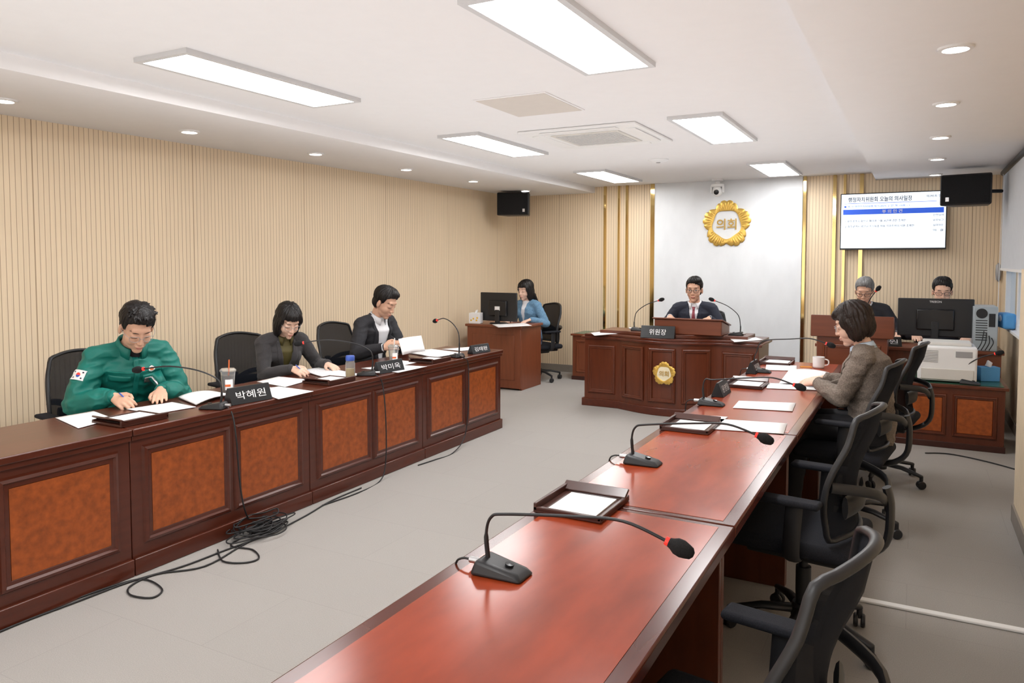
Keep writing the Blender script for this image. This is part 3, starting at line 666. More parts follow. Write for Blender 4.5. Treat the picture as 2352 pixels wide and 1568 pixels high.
nameplate('small black nameplate beside the farthest right microphone',(-1.03,5.66,.731),0,'한윤희',.22,.085,'nameplates on the right tables')
def pen(label,a,b,m):
    A=V(a);B=V(b); t=thing('pen',label,'pen',tuple(A)); G().loft([(0,0,0),(B-A)*.9,(B-A)],[.0042,.0042,.001],n=8).build('barrel',m,t); G().loft([(0,0,0),(B-A)*-.02],.0046,n=8).build('cap','black',t); return t
pen('yellow marker lying on the far right booklet',atz(1838,842,.742),atz(1866,843,.742),'yellowpen')
def cupthing(name,label,cat,x,y,h,r0,r1,liq,lh,straw,logo):
    t=thing(name,label,cat,(x,y,.7315))
    G().lathe([(0,.001),(r0,.001),(r1,h),(r1+.003,h+.002),(r1-.002,h),(r0-.002,.004),(0,.004)]).build('cup_wall','cup',t)
    if liq: G().lathe([(0,.005),(r0-.003,.005),(r0+(r1-r0)*lh-.003,h*lh),(0,h*lh)]).build('drink',liq,t)
    G().lathe([(r1+.004,h-.002),(r1+.004,h+.006),(r1*.85,h+.016),(.0,h+.018)]).build('lid','cup',t)
    if straw: G().loft([(0,0,h*.2),(.012,0,h+.07)],.004,n=8).build('straw',straw,t)
    for mm,z0,hh,nn in (('ink',.40,.48,6),(logo,.36,.10,4)):
        g=G(); T=Matrix.Rotation(R(-38),3,'Z')
        for k in range(nn):
            a=-.4+k*.2; rr=r0+(r1-r0)*z0+(.0015 if mm=='ink' else .0035); g.box(T@V((rr*cos(a),rr*sin(a),h*z0)),(.002,rr*.21,h*hh),T=T@Matrix.Rotation(a,3,'Z'))
        g.build('label_print',mm,t,smooth=False)
    return t
cupthing('iced_coffee_cup','clear plastic cup of iced coffee with orange straw behind the left desk','cup',-3.74,3.23,.135,.032,.045,'coffee',.8,'orange','orange')
cupthing('plastic_cup','clear plastic takeout cup near the man in the open suit','cup',-3.66,4.80,.13,.03,.042,None,0,'ink','orange')
t=thing('tea_bottle','small clear bottle with blue cap and golden tea','bottle',(-3.44,4.02,.7315))
G().lathe([(0,.001),(.03,.001),(.033,.01),(.033,.11),(.026,.13),(.0255,.13),(.031,.108),(.031,.012),(0,.005)]).build('bottle_wall','cup',t); G().lathe([(0,.006),(.0295,.008),(.0295,.07),(0,.07)]).build('drink','tea',t); G().lathe([(.03,.125),(.031,.127),(.031,.155),(.028,.16),(0,.16)]).build('cap','blue',t)
p=atz(1880,845,.73); t=thing('coffee_mug','white mug standing on the far right table','mug',(p.x,p.y,.7315))
G().lathe([(0,.001),(.035,.001),(.042,.01),(.043,.085),(.040,.085),(.039,.012),(0,.008)]).build('mug_body','white',t)
G().loft(cr([(.04,0,.07),(.068,0,.06),(.068,0,.03),(.04,0,.02)],5),.005,n=8).build('handle','white',t)
# ---------------------------------------------------------------- cables
def cable(label,pts,r=.0045,name='microphone_cable',group='black cables from the left desks'):
    pts=[V(p) for p in pts]; b=pts[0]; o=G().loft(cr([p-b for p in pts],6),r,n=6).build(name,'cable',None,ang=180); o.location=b; return tag(o,label,'cable',group)
def fl(px,py): return atz(px,py,.006)
def fx(px,py,x=-3.285): return atx(px,py,x)
cable('black cable hanging down the desk below the first left nameplate',[atz(515,930,.745),fx(533,950,-3.325),fx(543,1010),fx(550,1100),fx(562,1170),fl(580,1205),fl(600,1225)])
cable('black cable hanging down the desk below the second left nameplate',[atz(862,860,.745),fx(878,880,-3.325),fx(886,960),fx(886,1060),fl(872,1105),fl(820,1132),fl(740,1160)])
cable('black cable hanging at the far end of the left desks',[atz(1065,822,.745),fx(1075,835,-3.325),fx(1076,920),fx(1068,1000),fl(1040,1040),fl(1000,1055),fl(960,1068)])
cable('long black cable on the carpet along the foot of the left desks',[fl(-60,1475),fl(60,1425),fl(180,1380),fl(300,1335),fl(420,1300),fl(520,1262),fl(620,1225),fl(700,1185),fl(760,1150),fl(830,1120)])
cable('looped black cable on the carpet in front of the near left desk',[fl(-60,1462),fl(120,1395),fl(260,1345),fl(330,1330),fl(372,1352),fl(350,1372),fl(300,1366),fl(300,1345),fl(360,1318),fl(470,1300),fl(560,1250),fl(640,1210)])
cable('black cable loop lying on the carpet below the cable tangle',[fl(500,1262),fl(512,1288),fl(560,1292),fl(594,1282),fl(580,1262),fl(530,1250),fl(600,1215)])
g=G(); c=atz(602,1222,.0)
for k in range(16):
    a0=random.uniform(0,6); rx=random.uniform(.05,.18); ry=random.uniform(.04,.10); ox=random.uniform(-.05,.06); oy=random.uniform(-.05,.07); z0=.008+.006*k*random.random()
    pts=[V((ox+ry*(1+.35*random.random())*cos(a0+j*.7),oy+rx*(1+.3*random.random())*sin(a0+j*.7),z0+.016*random.random())) for j in range(9)]
    g.loft(cr(pts,5,True),.0042,n=5,closed=True)
o=g.build('cable_coil','cable',None,ang=180); o.location=c; tag(o,'tangled pile of black cable on the carpet by the left desks','cable')
cable('black cable on the floor beside the low cabinet',[fl(2125,1040),fl(2180,1042),fl(2260,1058),fl(2335,1078)],.005,'floor_cable',None)
o=G().b2(-.45,.53,-.02,.02,0,.012).build('floor_cable_cover','white',None,bev=.004); o.location=(0,3.7,.0005); tag(o,'white strip across the floor between the chairs and right wall','cable cover')
# ---------------------------------------------------------------- people
def blob(g,vox,sm=3):
    ob=bpy.data.objects.new('b',g.mesh('b'))
    m=ob.modifiers.new('r','REMESH'); m.mode='VOXEL'; m.voxel_size=vox
    m=ob.modifiers.new('s','SMOOTH'); m.factor=.5; m.iterations=sm
    return evalmesh(ob)
def bvh(me): return BVHTree.FromPolygons([v.co.copy() for v in me.vertices],[tuple(p.vertices) for p in me.polygons])
def decal(g,bv,O,U,Vv,W,fn,off=.002,nu=8,nv=8,start=.2):
    vs=[];last=start
    for j in range(nv+1):
        for i in range(nu+1):
            x,y=fn(-1+2*i/nu,-1+2*j/nv); o=O+U*x+Vv*y-W*start; h=bv.ray_cast(o,W,start*1.6)
            if h[0] is not None: last=h[3]
            vs.append(o+W*(last-off))
    g.add(vs,[(j*(nu+1)+i,j*(nu+1)+i+1,(j+1)*(nu+1)+i+1,(j+1)*(nu+1)+i) for j in range(nv) for i in range(nu)])
def D(a): return V((sin(a),0,cos(a)))
def ik(S,W,l1,l2,hint):
    d=W-S; L=d.length
    if L>(l1+l2)*.985: W=S+d*((l1+l2)*.985/L); d=W-S; L=d.length
    if L<abs(l1-l2)+.03: L=abs(l1-l2)+.03
    a=(l1*l1-l2*l2+L*L)/(2*L); hgt=math.sqrt(max(0,l1*l1-a*a)); dn=d.normalized(); hp=hint-dn*hint.dot(dn); hp.normalize()
    return S+dn*a+hp*hgt,W
def person(label,loc,rz,k=1.0,hz=.57,lean=8,bend=15,twist=0,hyaw=0,hpitch=20,hroll=0,hl=None,hr=None,hm=('flat','flat'),skin='skin',top='suit',shirt='shirt',bottom='pants',
           vd=.3,vw=.05,collar=True,lapel=True,tie=None,hair='short',hairm='hair',glasses=None,eyes='down',vox=.005,fem=False,name='jacket',loose=0,amp=.0045,hf_=1.0):
    root=thing('person',label,'person',loc,rz); kh=k*1.09
    Mi=Matrix.Rotation(-rz,3,'Z'); loc=V(loc); tl=lambda p: Mi@(V(p)-loc)
    le,be=R(lean),R(bend); tw=Matrix.Rotation(R(twist),3,'Z')
    P=V((0,0,hz)); Wt=P+k*.17*D(le); Cc=Wt+k*.17*D(le+be*.5); N=Cc+k*.16*D(le+be)
    u=D(le+be); side=tw@V((0,1,0)); side=(side-u*side.dot(u)).normalized(); fw=side.cross(u)
    Rh=Matrix.Rotation(R(twist*.5+hyaw),3,'Z')@Matrix.Rotation(R(hpitch),3,'Y')@Matrix.Rotation(R(hroll),3,'X')
    H=N+k*.078*D(le+be*1.0+R(hpitch)*.25)+Rh@V((.022,0,.070))*k
    hw=(.152 if fem else .178)*k
    S={s:N-u*.064*k+side*s*hw for s in(1,-1)}
    T={1:tl(hl),-1:tl(hr)}; arms={}
    for s in(1,-1):
        d=T[s]-S[s]; d.z*=.25; d.y*= .6; d.y-= s*.05; d.normalize()
        if hm[0 if s==1 else 1]=='hold': d=(d+V((0,-s*.3,.35))).normalized()
        wr_=T[s]-d*.075*k; E,wr_=ik(S[s],wr_,.275*k,.245*k,V((-.35,s*.75,-1)))
        arms[s]=(S[s],E,wr_,d)
    def torso(g,t=0,hem=0,nk=True,tb=0):
        f=.92 if fem else 1
        pts=[P-D(le)*(.06+hem)*k,P,Wt,Cc,Cc+u*.07*k,N-u*.06*k,N-u*.022*k]+([N+u*.03*k] if nk else [])
        rr=[(.155,.105),(.17,.118),(.142*f,.105),(.165*f,.118),(.170*f,.112),(.138*f,.085),(.085,.062)]+([(.055,.055)] if nk else [])
        tt=[t+tb]*5+[t+tb*.5,t]+[t]
        g.loft(pts,[(a*k+q,b*k+q) for (a,b),q in zip(rr,tt)],side=side,n=24,rnd=True)
        if fem:
            for s in(-1,1): g.ell(Cc+fw*.073*k+side*s*.065*k+u*.01,((.052*k+t),(.058*k+t),(.058*k+t)))
        for s in(1,-1): g.loft([N-u*.035*k+side*s*.045*k,N-u*.05*k+side*s*hw*.72,S[s]],[(.047*k+t),(.051*k+t),(.053*k+t)],n=14,rnd=True)
    def armg(g,t=0,end=1.0,tb=0):
        f=.9 if fem else 1
        for s in(1,-1):
            a,E,w,d=arms[s]; m1=(a+E)/2; m2=E*.65+w*.35; e=E+(w-E)*end
            g.loft([a,m1,E-(E-a)*.08],[.054*k*f+t,.048*k*f+t+tb,.043*k*f+t+tb],n=16,rnd=True)
            g.loft([E,m2,E+(w-E)*.7,e],[.043*k*f+t+tb,.042*k*f+t+tb,.034*k*f+t+tb,.027*k*f+t],n=16,rnd=True)
    kn={s:V((.41*k,s*.12,hz-.02)) for s in(1,-1)}; an={s:V((.43*k,s*.13,.095)) for s in(1,-1)}
    def legg(g,t=0):
        for s in(1,-1):
            g.loft([V((0,s*.085,hz-.02)),V((.2*k,s*.1,hz-.015)),kn[s]],[.088*k+t,.075*k+t,.058*k+t],n=14,rnd=True)
            g.loft([kn[s],kn[s]*.6+an[s]*.4,an[s]],[.055*k+t,.054*k+t,.036*k+t],n=14,rnd=True)
    g=G(); torso(g,-.004); armg(g,0); legg(g,0)
    for s in(1,-1): g.loft([an[s],an[s]+V((.07,0,-.05)),an[s]+V((.15,0,-.065))],[(.035,.035),(.04,.03),(.035,.02)],side=(0,1,0),n=10,rnd=True)
    g.loft([N-u*.03*k,H+Rh@V((-.022,0,-.065))*kh],[.056*k if not fem else .05*k,.052*k if not fem else .046*k],n=16)
    hd=[((-.015,0,.038),(.094,.074,.085)),((.016,0,-.012),(.069,.063,.082)),((.026,0,-.066),(.054,.052 if not fem else .046,.044)),((.058,0,-.098),(.024,.026 if not fem else .02,.019)),
        ((.040,.030,-.034),(.040,.032,.038)),((.040,-.030,-.034),(.040,.032,.038)),((.070,0,.030),(.016,.048,.020)),
        ((.0835,0,-.061),(.0115,.022,.006)),((.082,0,-.071),(.012,.019,.007)),((.089,.0115,-.037),(.010,.007,.007)),((.089,-.0115,-.037),(.010,.007,.007)),
        ((-.005,.076,-.010),(.016,.009,.030)),((-.005,-.076,-.010),(.016,.009,.030)),((.066,.031,.001),(.016,.019,.014)),((.066,-.031,.001),(.016,.019,.014)),((.045,0,-.055),(.042,.036,.040))]
    for c,r in hd: g.ell(H+Rh@(V(c)*kh),V(r)*kh,T=Rh)
    g.loft([H+Rh@V(p)*kh for p in((.078,0,.018),(.089,0,-.012),(.098,0,-.033))],[.009*k,.0095*k,.0108*k],n=12,rnd=True)
    for s in(1,-1):
        a,E,w,d=arms[s]; nn=V((0,0,-1)); nn=(nn-d*nn.dot(d)).normalized(); mode=hm[0 if s==1 else 1]
        if mode=='hold': nn=(V((0,-s,-.25))); nn=(nn-d*nn.dot(d)).normalized()
        if mode=='pen': nn=(V((0,-s*.6,-.8))); nn=(nn-d*nn.dot(d)).normalized()
        sd=d.cross(nn); ts=1 if s==-1 else -1
        g.loft([w,w+d*.03*k,w+d*.065*k,w+d*.088*k],[(.026*k,.019*k),(.032*k,.017*k),(.039*k,.015*k),(.038*k,.012*k)],side=sd,n=14,rnd=True)
        curl={'flat':.25,'pen':.75,'hold':.6}[mode]
        for i in range(4):
            o=(-.030,-.0102,.0098,.0285)[i]*k*ts; ln=(.058,.073,.078,.070)[i]*k
            p=w+d*(.086 if i else .078)*k+sd*o; pts=[p]; dd=d+sd*o*2.2
            for q,(fr,am) in enumerate(((.45,.5),(.3,1.2),(.25,1.9))):
                an_=curl*am; v=(dd.normalized()*cos(an_)+nn*sin(an_)); p=p+v*ln*fr; pts.append(p)
            g.loft(pts,[.0092*k,.0088*k,.0082*k,.0068*k],n=10,rnd=True)
        b=w+d*.018*k+sd*ts*.018*k
        g.loft([b,w+d*.048*k+sd*ts*.046*k+nn*.008,w+d*.075*k+sd*ts*.052*k+nn*.016,w+d*.098*k+sd*ts*.044*k+nn*.022],[.0145*k,.012*k,.0105*k,.0085*k],n=10,rnd=True)
    bm_=blob(g,vox*.85,3); hb=bvh(bm_)
    link(bm_,'body',skin,root,True,180)
    hf=Rh@V((1,0,0)); hs=Rh@V((0,1,0)); hu=Rh@V((0,0,1))
    def face(g,fn,off,nu=8,nv=4): decal(g,hb,H,hs*kh,hu*kh,-hf,fn,off,nu,nv,.2)
    g=G(); face(g,lambda a,b:(a*.0215,-.0655+b*.0058*math.sqrt(max(0,1-a*a*.95))+.002*a*a),.0008,10,4); g.build('lips','lip',root,ang=180)
    for s in(1,-1):
        g=G(); face(g,lambda a,b:(s*.032+a*.0175,.0225+.004*(1-a*a)+b*(.0030 if not fem else .002)*(1-.5*abs(a))),.0012,8,2); g.build('eyebrow','hair' if hairm!='hairg' else 'hairg',root,ang=180)
        g=G()
        if eyes=='down': g.mi=1; face(g,lambda a,b:(s*.031+a*.0145,-.004-.0025*(1-a*a)+b*.0014),.0009,8,2)
        else:
            face(g,lambda a,b:(s*.031+a*.0145,.0+b*.0050*math.sqrt(max(0,1-a*a))),.0008,8,4)
            g.mi=1; face(g,lambda a,b:(s*.031+a*.0050*math.sqrt(max(0.05,1-b*b)),.0005+b*.0048),.0013,4,4); face(g,lambda a,b:(s*.031+a*.0155,.0050*math.sqrt(max(0,1-a*a))+.0002+b*.0011),.0016,8,2)
        g.build('eye',['eyew','hair'],root,ang=180)
    # hair
    g=G(); e=lambda c,r: g.ell(H+Rh@(V(c)*kh),V(r)*kh,T=Rh,nu=24,nv=16)
    if hair in('short','spiky'):
        e((-.018,0,.050),(.102,.082,.085)); e((.002,.010,.090),(.082,.062,.046)); e((-.045,0,-.01),(.060,.069,.064))
        if hair=='spiky':
            for q in range(70):
                a=random.uniform(0,2*pi); rr=random.uniform(.0,.07); p=V((rr*cos(a)*1.1,rr*sin(a)*.9,.112-.25*rr)); dr=(V((rr*cos(a)+.02,rr*sin(a),.045))).normalized()
                g.loft([H+Rh@p*kh,H+Rh@(p+dr*.02)*kh,H+Rh@(p+dr*.026+V((.012,0,0)))*kh],[.011,.007,.003],n=6)
    else:
        zl=.104*hf_
        e((-.018,0,.047),(.106,.088,.092)); e((.010,0,.070),(.088,.072,.052))
        for s in(1,-1): e((-.012,s*.064,.074-zl),(.062,.029,zl)); e((.03,s*.060,.02),(.042,.026,.06))
        e((-.06,0,-.025 if hf_==1 else .0),(.058,.082,.11*hf_))
        if hair=='long':
            for s in(-1,0,1): g.loft([H+Rh@V((-.06,s*.05,-.06))*kh,N-fw*.09*k+side*s*.05-u*.03,N-fw*.14*k+side*s*.055-u*.20*k,N-fw*.145*k+side*s*.04-u*.27*k],[(.05,.04),(.05,.03),(.04,.022),(.02,.01)],side=side,n=12,rnd=True)
    hm_=blob(g,.0042,2); RT=Rh.transposed()
    xs=[-.13,-.06,-.035,-.01,.012,.03,.045,.062,.13]; zs=[-.085,-.078,-.035,.012,-.02,.012,.058,.076,.084]
    def interp(x):
        for i in range(len(xs)-1):
            if x<=xs[i+1]: t=(x-xs[i])/(xs[i+1]-xs[i]); return zs[i]+(zs[i+1]-zs[i])*max(0,min(1,t))
        return zs[-1]
    hamp=1.2 if hf_==1 else 1.9
    for v in hm_.vertices:
        q=RT@(v.co-H)/kh; az=math.atan2(q.y,q.x)
        nz=(noise.noise(V((az*9,q.z*12,3)))*.0045+noise.noise(V((az*26,q.z*20,1)))*.0028)*hamp
        r=q-V((-.015,0,.03)); r.normalize()
        if hair in('short','spiky'): d=interp(q.x)+.007*noise.noise(V((q.y*70,1,2)))-(.012 if q.y>.02 and q.x>.04 else 0)*(1 if hair=='short' else 1.4)-q.z
        else:
            d=min(q.x-(.042 if q.z>-.02 else .036),(.050+.014*noise.noise(V((q.y*60,3,1))))-q.z, (.078-abs(q.y)))
            if q.x<.01: d=-1
        if d>0: q=q-r*min(.028,d*2.2) if hair in('short','spiky') else q-r*min(.045,d*3)
        else: q=q+r*nz
        v.co=H+Rh@q*kh
    link(hm_,'hair',hairm,root,True,180)
    def wr(me,amp,sd=0):
        nr=[(v.co.copy(),v.normal.copy()) for v in me.vertices]; out=[]
        for p,nn in nr:
            n_=noise.noise(V((p.x*9+sd,p.y*9,p.z*16)))*amp+((1-abs(noise.noise(V((p.x*13+sd,p.y*10-p.z*6,p.z*20+5)))*2.2))-.5)*amp*.9
            out+=list(p+nn*n_)
        me.vertices.foreach_set('co',out); me.update()
    def cut(me,fn):
        b=bmesh.new(); b.from_mesh(me); kill=[]
        for f in b.faces:
            c=f.calc_center_median()-N
            if fn(c.dot(u)/k,c.dot(side)/k,c.dot(fw)/k): kill.append(f)
        bmesh.ops.delete(b,geom=kill,context='FACES')
        for _ in range(4):
            for v in [v for v in b.verts if v.is_boundary]:
                nb=[e.other_vert(v).co for e in v.link_edges if e.is_boundary]
                if len(nb)==2: v.co=v.co*.5+(nb[0]+nb[1])*.25
        b.to_mesh(me); b.free()
    hole=lambda h,s,d,t=0: (s*s+(d-.005)**2)<.078**2 and h>(-.05+t if d>0 else -.01+t)
    sb=None
    if shirt:
        g=G(); torso(g,.005); s_=blob(g,vox*1.3,3); sb=bvh(s_); cut(s_,lambda h,s,d:h>.012 and (s*s+d*d)<.09**2); link(s_,'shirt' if not fem else 'blouse',shirt,root,True,180)
    tj=.016
    g=G(); torso(g,tj,.03,nk=False,tb=loose); armg(g,tj*.85,.93,tb=loose*.8); j_=blob(g,vox*1.1,3); wr(j_,amp,rz*3); jb=bvh(j_)
    if vd: cut(j_,lambda h,s,d:(d>0 and -vd<h and abs(s)<vw*(1+h/vd)**.8+.004) or hole(h,s,d,-.004))
    else: cut(j_,lambda h,s,d:hole(h,s,d,.008))
    J=link(j_,name,top,root,True,180); md=J.modifiers.new('s','SOLIDIFY'); md.thickness=.004; md.offset=-1
    for s in(1,-1):
        a,E,w,d=arms[s]; cf=E+(w-E)*.93; ax_=(w-E).normalized(); G().loft([cf-ax_*.012,cf+ax_*.012],[(.027*k*(.9 if fem else 1)+tj*.85+.001)]*2,n=18).build('cuff',top,root,ang=60)
        if vd and not fem and shirt=='shirt': G().loft([cf,cf+ax_*.022],[(.027*k+.007)]*2,n=18).build('shirt_cuff',shirt,root,ang=60)
    if lapel and vd:
        for s in(1,-1):
            g=G()
            def fn(a,b,s=s):
                t=(b+1)/2; inner=vw*(1-t)**.8+.004; wd=.05*(min(1,(t+.12)*1.6) if t<.4 else 1)*(1-t)**.45+.006
                return (s*(inner+(a+1)/2*wd)*k,-(.015+t*(vd-.015))*k)
            decal(g,jb,N,side,u,-fw,fn,.005,6,16,.24); g.build('lapel',top,root,ang=180,sol=.004)
    if collar:
        cm=shirt if vd else top; rr=.068 if vd else .076; hh=.032 if vd else .045; g=G(); vs=[]; n=28
        for i in range(n+1):
            th=R(22)+i/n*R(316); c_,s_2=cos(th),sin(th); base=N+fw*(c_*rr+.008)*k+side*s_2*rr*k
            dz=-.022*max(0,c_)-.004; vs+= [base+u*(dz-.012)*k,base+u*(dz+hh)*k-(fw*c_+side*s_2)*.008*k,base+u*(dz+hh-.002)*k+(fw*c_+side*s_2)*.002*k,base+u*(dz-.010-(.018*max(0,c_)))*k+(fw*c_+side*s_2)*.016*k]
        fs=[(i*4+q,i*4+q+1,(i+1)*4+q+1,(i+1)*4+q) for i in range(n) for q in range(3)]
        g.add(vs,fs).build('collar',cm,root,ang=180,sol=.002)
    if tie and sb:
        g=G(); decal(g,sb,N,side,u,-fw,lambda a,b:(a*(.012+.016*max(0,min(1,-(b-.75)*.8)))*k,(-.175+b*.145)*k),.007,4,16,.24); decal(g,sb,N,side,u,-fw,lambda a,b:(a*.014*k*(1+b*.3),(-.04+b*.016)*k),.012,4,4,.24)
        g.build('necktie',tie,root,ang=180,sol=.004)
    g=G(); g.loft([P-V((0,0,.06)),P,P+D(le)*.06],[(.155*k,.105*k),(.172*k,.122*k),(.162*k,.118*k)],side=(0,1,0),n=20,rnd=True); legg(g,.012); q_=blob(g,.009,3); wr(q_,.002); link(q_,'trousers',bottom,root,True,180)
    for s in(1,-1):
        g=G(); g.loft([an[s]+V((-.035,0,-.045)),an[s]+V((.05,0,-.045)),an[s]+V((.12,0,-.058)),an[s]+V((.185,0,-.066))],[(.036,.044),(.043,.042),(.046,.032),(.035,.022)],side=(0,1,0),n=14,rnd=True); g.build('shoe','black',root,ang=180)
    if glasses:
        g=G(); r_=.0013 if glasses!='black' else .0022
        for s in(1,-1):
            lp=[]
            for i in range(16):
                th=2*pi*i/16; c_,s_2=cos(th),sin(th); lp.append(H+Rh@V((.097-.012*(1 if c_*s>0 else 0)*abs(c_),s*.033+.0235*math.copysign(abs(c_)**.7,c_),-.003+.0165*math.copysign(abs(s_2)**.7,s_2)))*kh)
            g.loft(lp,r_,closed=True,n=6); g.loft(cr([H+Rh@V((.086,s*.057,.003))*kh,H+Rh@V((.05,s*.074,.006))*kh,H+Rh@V((-.01,s*.080,.004))*kh],4),r_,n=6)
        g.loft(cr([H+Rh@V(p)*kh for p in((.098,.009,.0),(.103,0,.003),(.098,-.009,.0))],3),r_,n=6)
        g.build('glasses','black' if glasses=='black' else 'grey',root,ang=180)
    return dict(root=root,jb=jb,sb=sb,N=N,u=u,s=side,f=fw,arms=arms,k=k,H=H,Rh=Rh,loc=loc,rz=rz)
A=person('person in a teal green work jacket writing at the left desk, head bowed',(-4.25,2.88,0),R(-17),k=1.04,hz=.555,lean=9,bend=18,hyaw=-2,hpitch=34,hl=(-3.83,2.82,.775),hr=(-3.86,2.60,.775),hm=('flat','pen'),
    top='teal',shirt='pants',vd=0,lapel=False,hair='spiky',glasses='thin',vox=.0052,loose=.016,amp=.009)
N,u,sd,fw,k=A['N'],A['u'],A['s'],A['f'],A['k']
def dc(nm,m,fn,off,nu=3,nv=4,sol=0):
    g=G(); decal(g,A['jb'],N,sd,u,-fw,fn,off,nu,nv,.24); g.build(nm,m,A['root'],ang=180,sol=sol); return g
dc('zip_flap','teal',lambda a,b:(a*.014,-.17+b*.14),.005,3,16,.004)
for s in(1,-1): dc('pocket_flap','teal',lambda a,b:(s*(.09+a*.055),-.135+b*.018),.006,6,3,.004)
dc('shoulder_piping','tealr',lambda a,b:(a*.15,-.095+b*.003),.003,16,2)
g=dc('name_tag','metal',lambda a,b:(.085+a*.04,-.150+b*.017),.011,6,3,.002)
c=sum((V(v) for v in g.v),V())/len(g.v); Tm=Matrix((sd,u,fw)).transposed().to_4x4()
text('박혜원',.06,TR(c+fw*.008)@Tm,'dink',A['root'])
dc('round_badge','ink',lambda a,b:(.085+a*.019*math.sqrt(max(.02,1-b*b)),-.088+b*.016),.007,5,5)
dc('badge_centre','orange',lambda a,b:(.085+a*.011*math.sqrt(max(.02,1-b*b)),-.086+b*.009),.009,5,5)
S_,E_,w_,_=A['arms'][-1]; ax=(E_-S_).normalized(); camd=(V((.55,-.8,.1))-ax*V((.55,-.8,.1)).dot(ax)).normalized(); ux=camd.cross(ax).normalized()*-1
if ux.y<0: ux=-ux
O_=S_+ax*.13
def ad(m,nm,fn,off,nu=6,nv=6):
    g=G(); decal(g,A['jb'],O_,ux,-ax,-camd,fn,off,nu,nv,.15); g.build(nm,m,A['root'],ang=180)
ad('ink','flag_patch',lambda a,b:(a*.042,b*.03),.0045)
ad('red','flag_red_half',lambda a,b:(a*.014*math.sqrt(max(.02,1-((b+1)/2)**2)),(b+1)/2*.014),.006)
ad('blue','flag_blue_half',lambda a,b:(a*.014*math.sqrt(max(.02,1-((b-1)/2)**2)),(b-1)/2*.014),.006)
for sx in(-1,1):
    for sy in(-1,1): ad('dink','flag_trigram',lambda a,b:(sx*.027+a*.005,sy*.017+b*.004),.006,2,2)
person('woman with black bob in a charcoal blazer over an olive blouse, reading and writing',(-4.26,4.14,0),R(-22),k=.94,hz=.55,lean=10,bend=14,hyaw=0,hpitch=30,hl=(-3.80,4.24,.765),hr=(-3.83,3.93,.77),hm=('flat','pen'),
    skin='skin2',top='char',shirt='olive',vd=.26,vw=.055,collar=True,hair='bob',glasses='thin',vox=.0052,fem=True)
person('man in an open dark suit and white shirt reading a raised report',(-4.27,5.24,0),R(-2),k=1.02,hz=.56,lean=5,bend=13,hyaw=6,hpitch=28,hl=(-3.83,5.22,.84),hr=(-3.83,5.00,.84),hm=('hold','hold'),
    top='suit',shirt='shirt',vd=.42,vw=.09,hair='short',vox=.0056)
person('man in a navy suit, striped tie and black glasses seated behind the podium',(-2.13,8.22,0),R(-82),k=1.02,hz=.575,lean=3,bend=5,hyaw=-3,hpitch=4,hl=(-1.92,7.90,.93),hr=(-2.32,7.90,.93),
    top='navy',shirt='shirt',vd=.26,vw=.055,tie='tie',hair='short',glasses='black',eyes='open',vox=.006)
person('woman with short dark hair in a brown tweed jacket at the right table',(-.21,4.93,0),R(178),k=.96,hz=.56,lean=2,bend=9,hyaw=0,hpitch=17,hl=(-.58,4.98,.79),hr=(-.57,5.17,.785),hm=('pen','flat'),
    skin='skin2',top='tweed',shirt='bshirt',vd=.30,vw=.055,hair='bob',hairm='hairb',glasses='thin',vox=.0052,fem=True,amp=.006,loose=.008,hf_=.84)
person('grey haired man in a dark suit and glasses behind the lectern, looking down',(-.46,8.72,0),R(-88),k=1.02,hz=.59,lean=4,bend=8,hyaw=-5,hpitch=18,hl=(-.15,8.33,.80),hr=(-.62,8.33,.80),
    top='suit',shirt='shirt',vd=.26,vw=.055,tie='tie',hair='short',hairm='hairg',glasses='black',vox=.0065)
person('black haired man with glasses mostly hidden behind the wide monitor',(.24,8.72,0),R(-90),k=1.02,hz=.59,lean=3,bend=6,hyaw=3,hpitch=10,hl=(.45,8.33,.80),hr=(.02,8.33,.80),
    top='suit',shirt='shirt',vd=.26,vw=.055,tie=None,hair='short',glasses='black',vox=.0065)
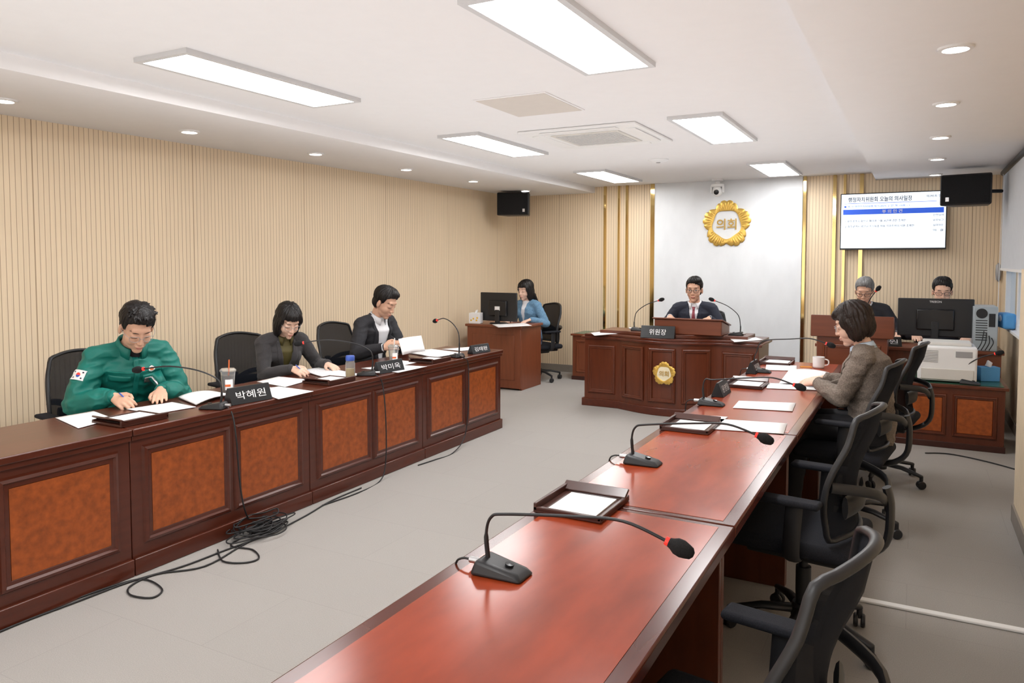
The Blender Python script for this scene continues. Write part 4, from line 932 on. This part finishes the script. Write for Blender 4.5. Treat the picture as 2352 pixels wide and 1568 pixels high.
person('clerk with long black hair in a blue cardigan at the corner desk',(-4.36,8.60,0),R(-104),k=.95,hz=.56,lean=3,bend=6,hyaw=-4,hpitch=8,hl=(-4.24,8.25,.80),hr=(-4.50,8.28,.80),
    skin='skin2',top='cardi',shirt='shirt',bottom='jeans',vd=.34,vw=.04,lapel=False,collar=False,hair='long',vox=.0065,fem=True,name='cardigan')
pen('blue pen in the right hand of the person in green',(-3.875,2.60,.815),(-3.80,2.63,.742),'blue')
pen('blue pen in the right hand of the woman in charcoal',(-3.85,3.92,.81),(-3.78,3.95,.742),'blue')
t=thing('report_booklet','white report held upright by the man in the open suit','booklet',(-3.74,5.12,.775),R(0))
g=G(); vs=[];n=8
for j in range(5):
    for i in range(n+1): a_=-1+2*i/n; vs.append((.02*abs(a_)+.04*j/4*-1+.03,a_*.16,.0+j/4*.13))
g.add(vs,[(j*(n+1)+i,j*(n+1)+i+1,(j+1)*(n+1)+i+1,(j+1)*(n+1)+i) for j in range(4) for i in range(n)]).build('pages','paper',t,ang=180,sol=.004)
# ---------------------------------------------------------------- light and world
def area(name,loc,rot,sx,sy,e,col=(1,1,1)):
    l=bpy.data.lights.new(name,'AREA'); l.shape='RECTANGLE'; l.size=sx; l.size_y=sy; l.energy=e; l.color=col; o=bpy.data.objects.new(name,l); C.objects.link(o); o.location=loc; o.rotation_euler=rot
area('ceiling_fill',(-2.0,3.4,1.8),(pi,0,0),3.8,8.8,58,(.97,.985,1))  # added unseen upward fill standing in for bounced light on the ceiling, no fixture
area('rear_fill',(-2.1,-2.3,1.5),(pi/2+.1,0,0),5,2,52,(.97,.985,1))  # added fill behind the camera to lift fronts and faces, no lamp there
wd=bpy.data.worlds.new('world'); bpy.context.scene.world=wd; wd.use_nodes=True
bg=wd.node_tree.nodes['Background']; sk=wd.node_tree.nodes.new('ShaderNodeTexSky'); sk.sky_type='NISHITA'; sk.sun_disc=False; sk.sun_elevation=R(40)
wd.node_tree.links.new(sk.outputs[0],bg.inputs[0]); bg.inputs[1].default_value=.35
for o in C.l: SC.objects.link(o)
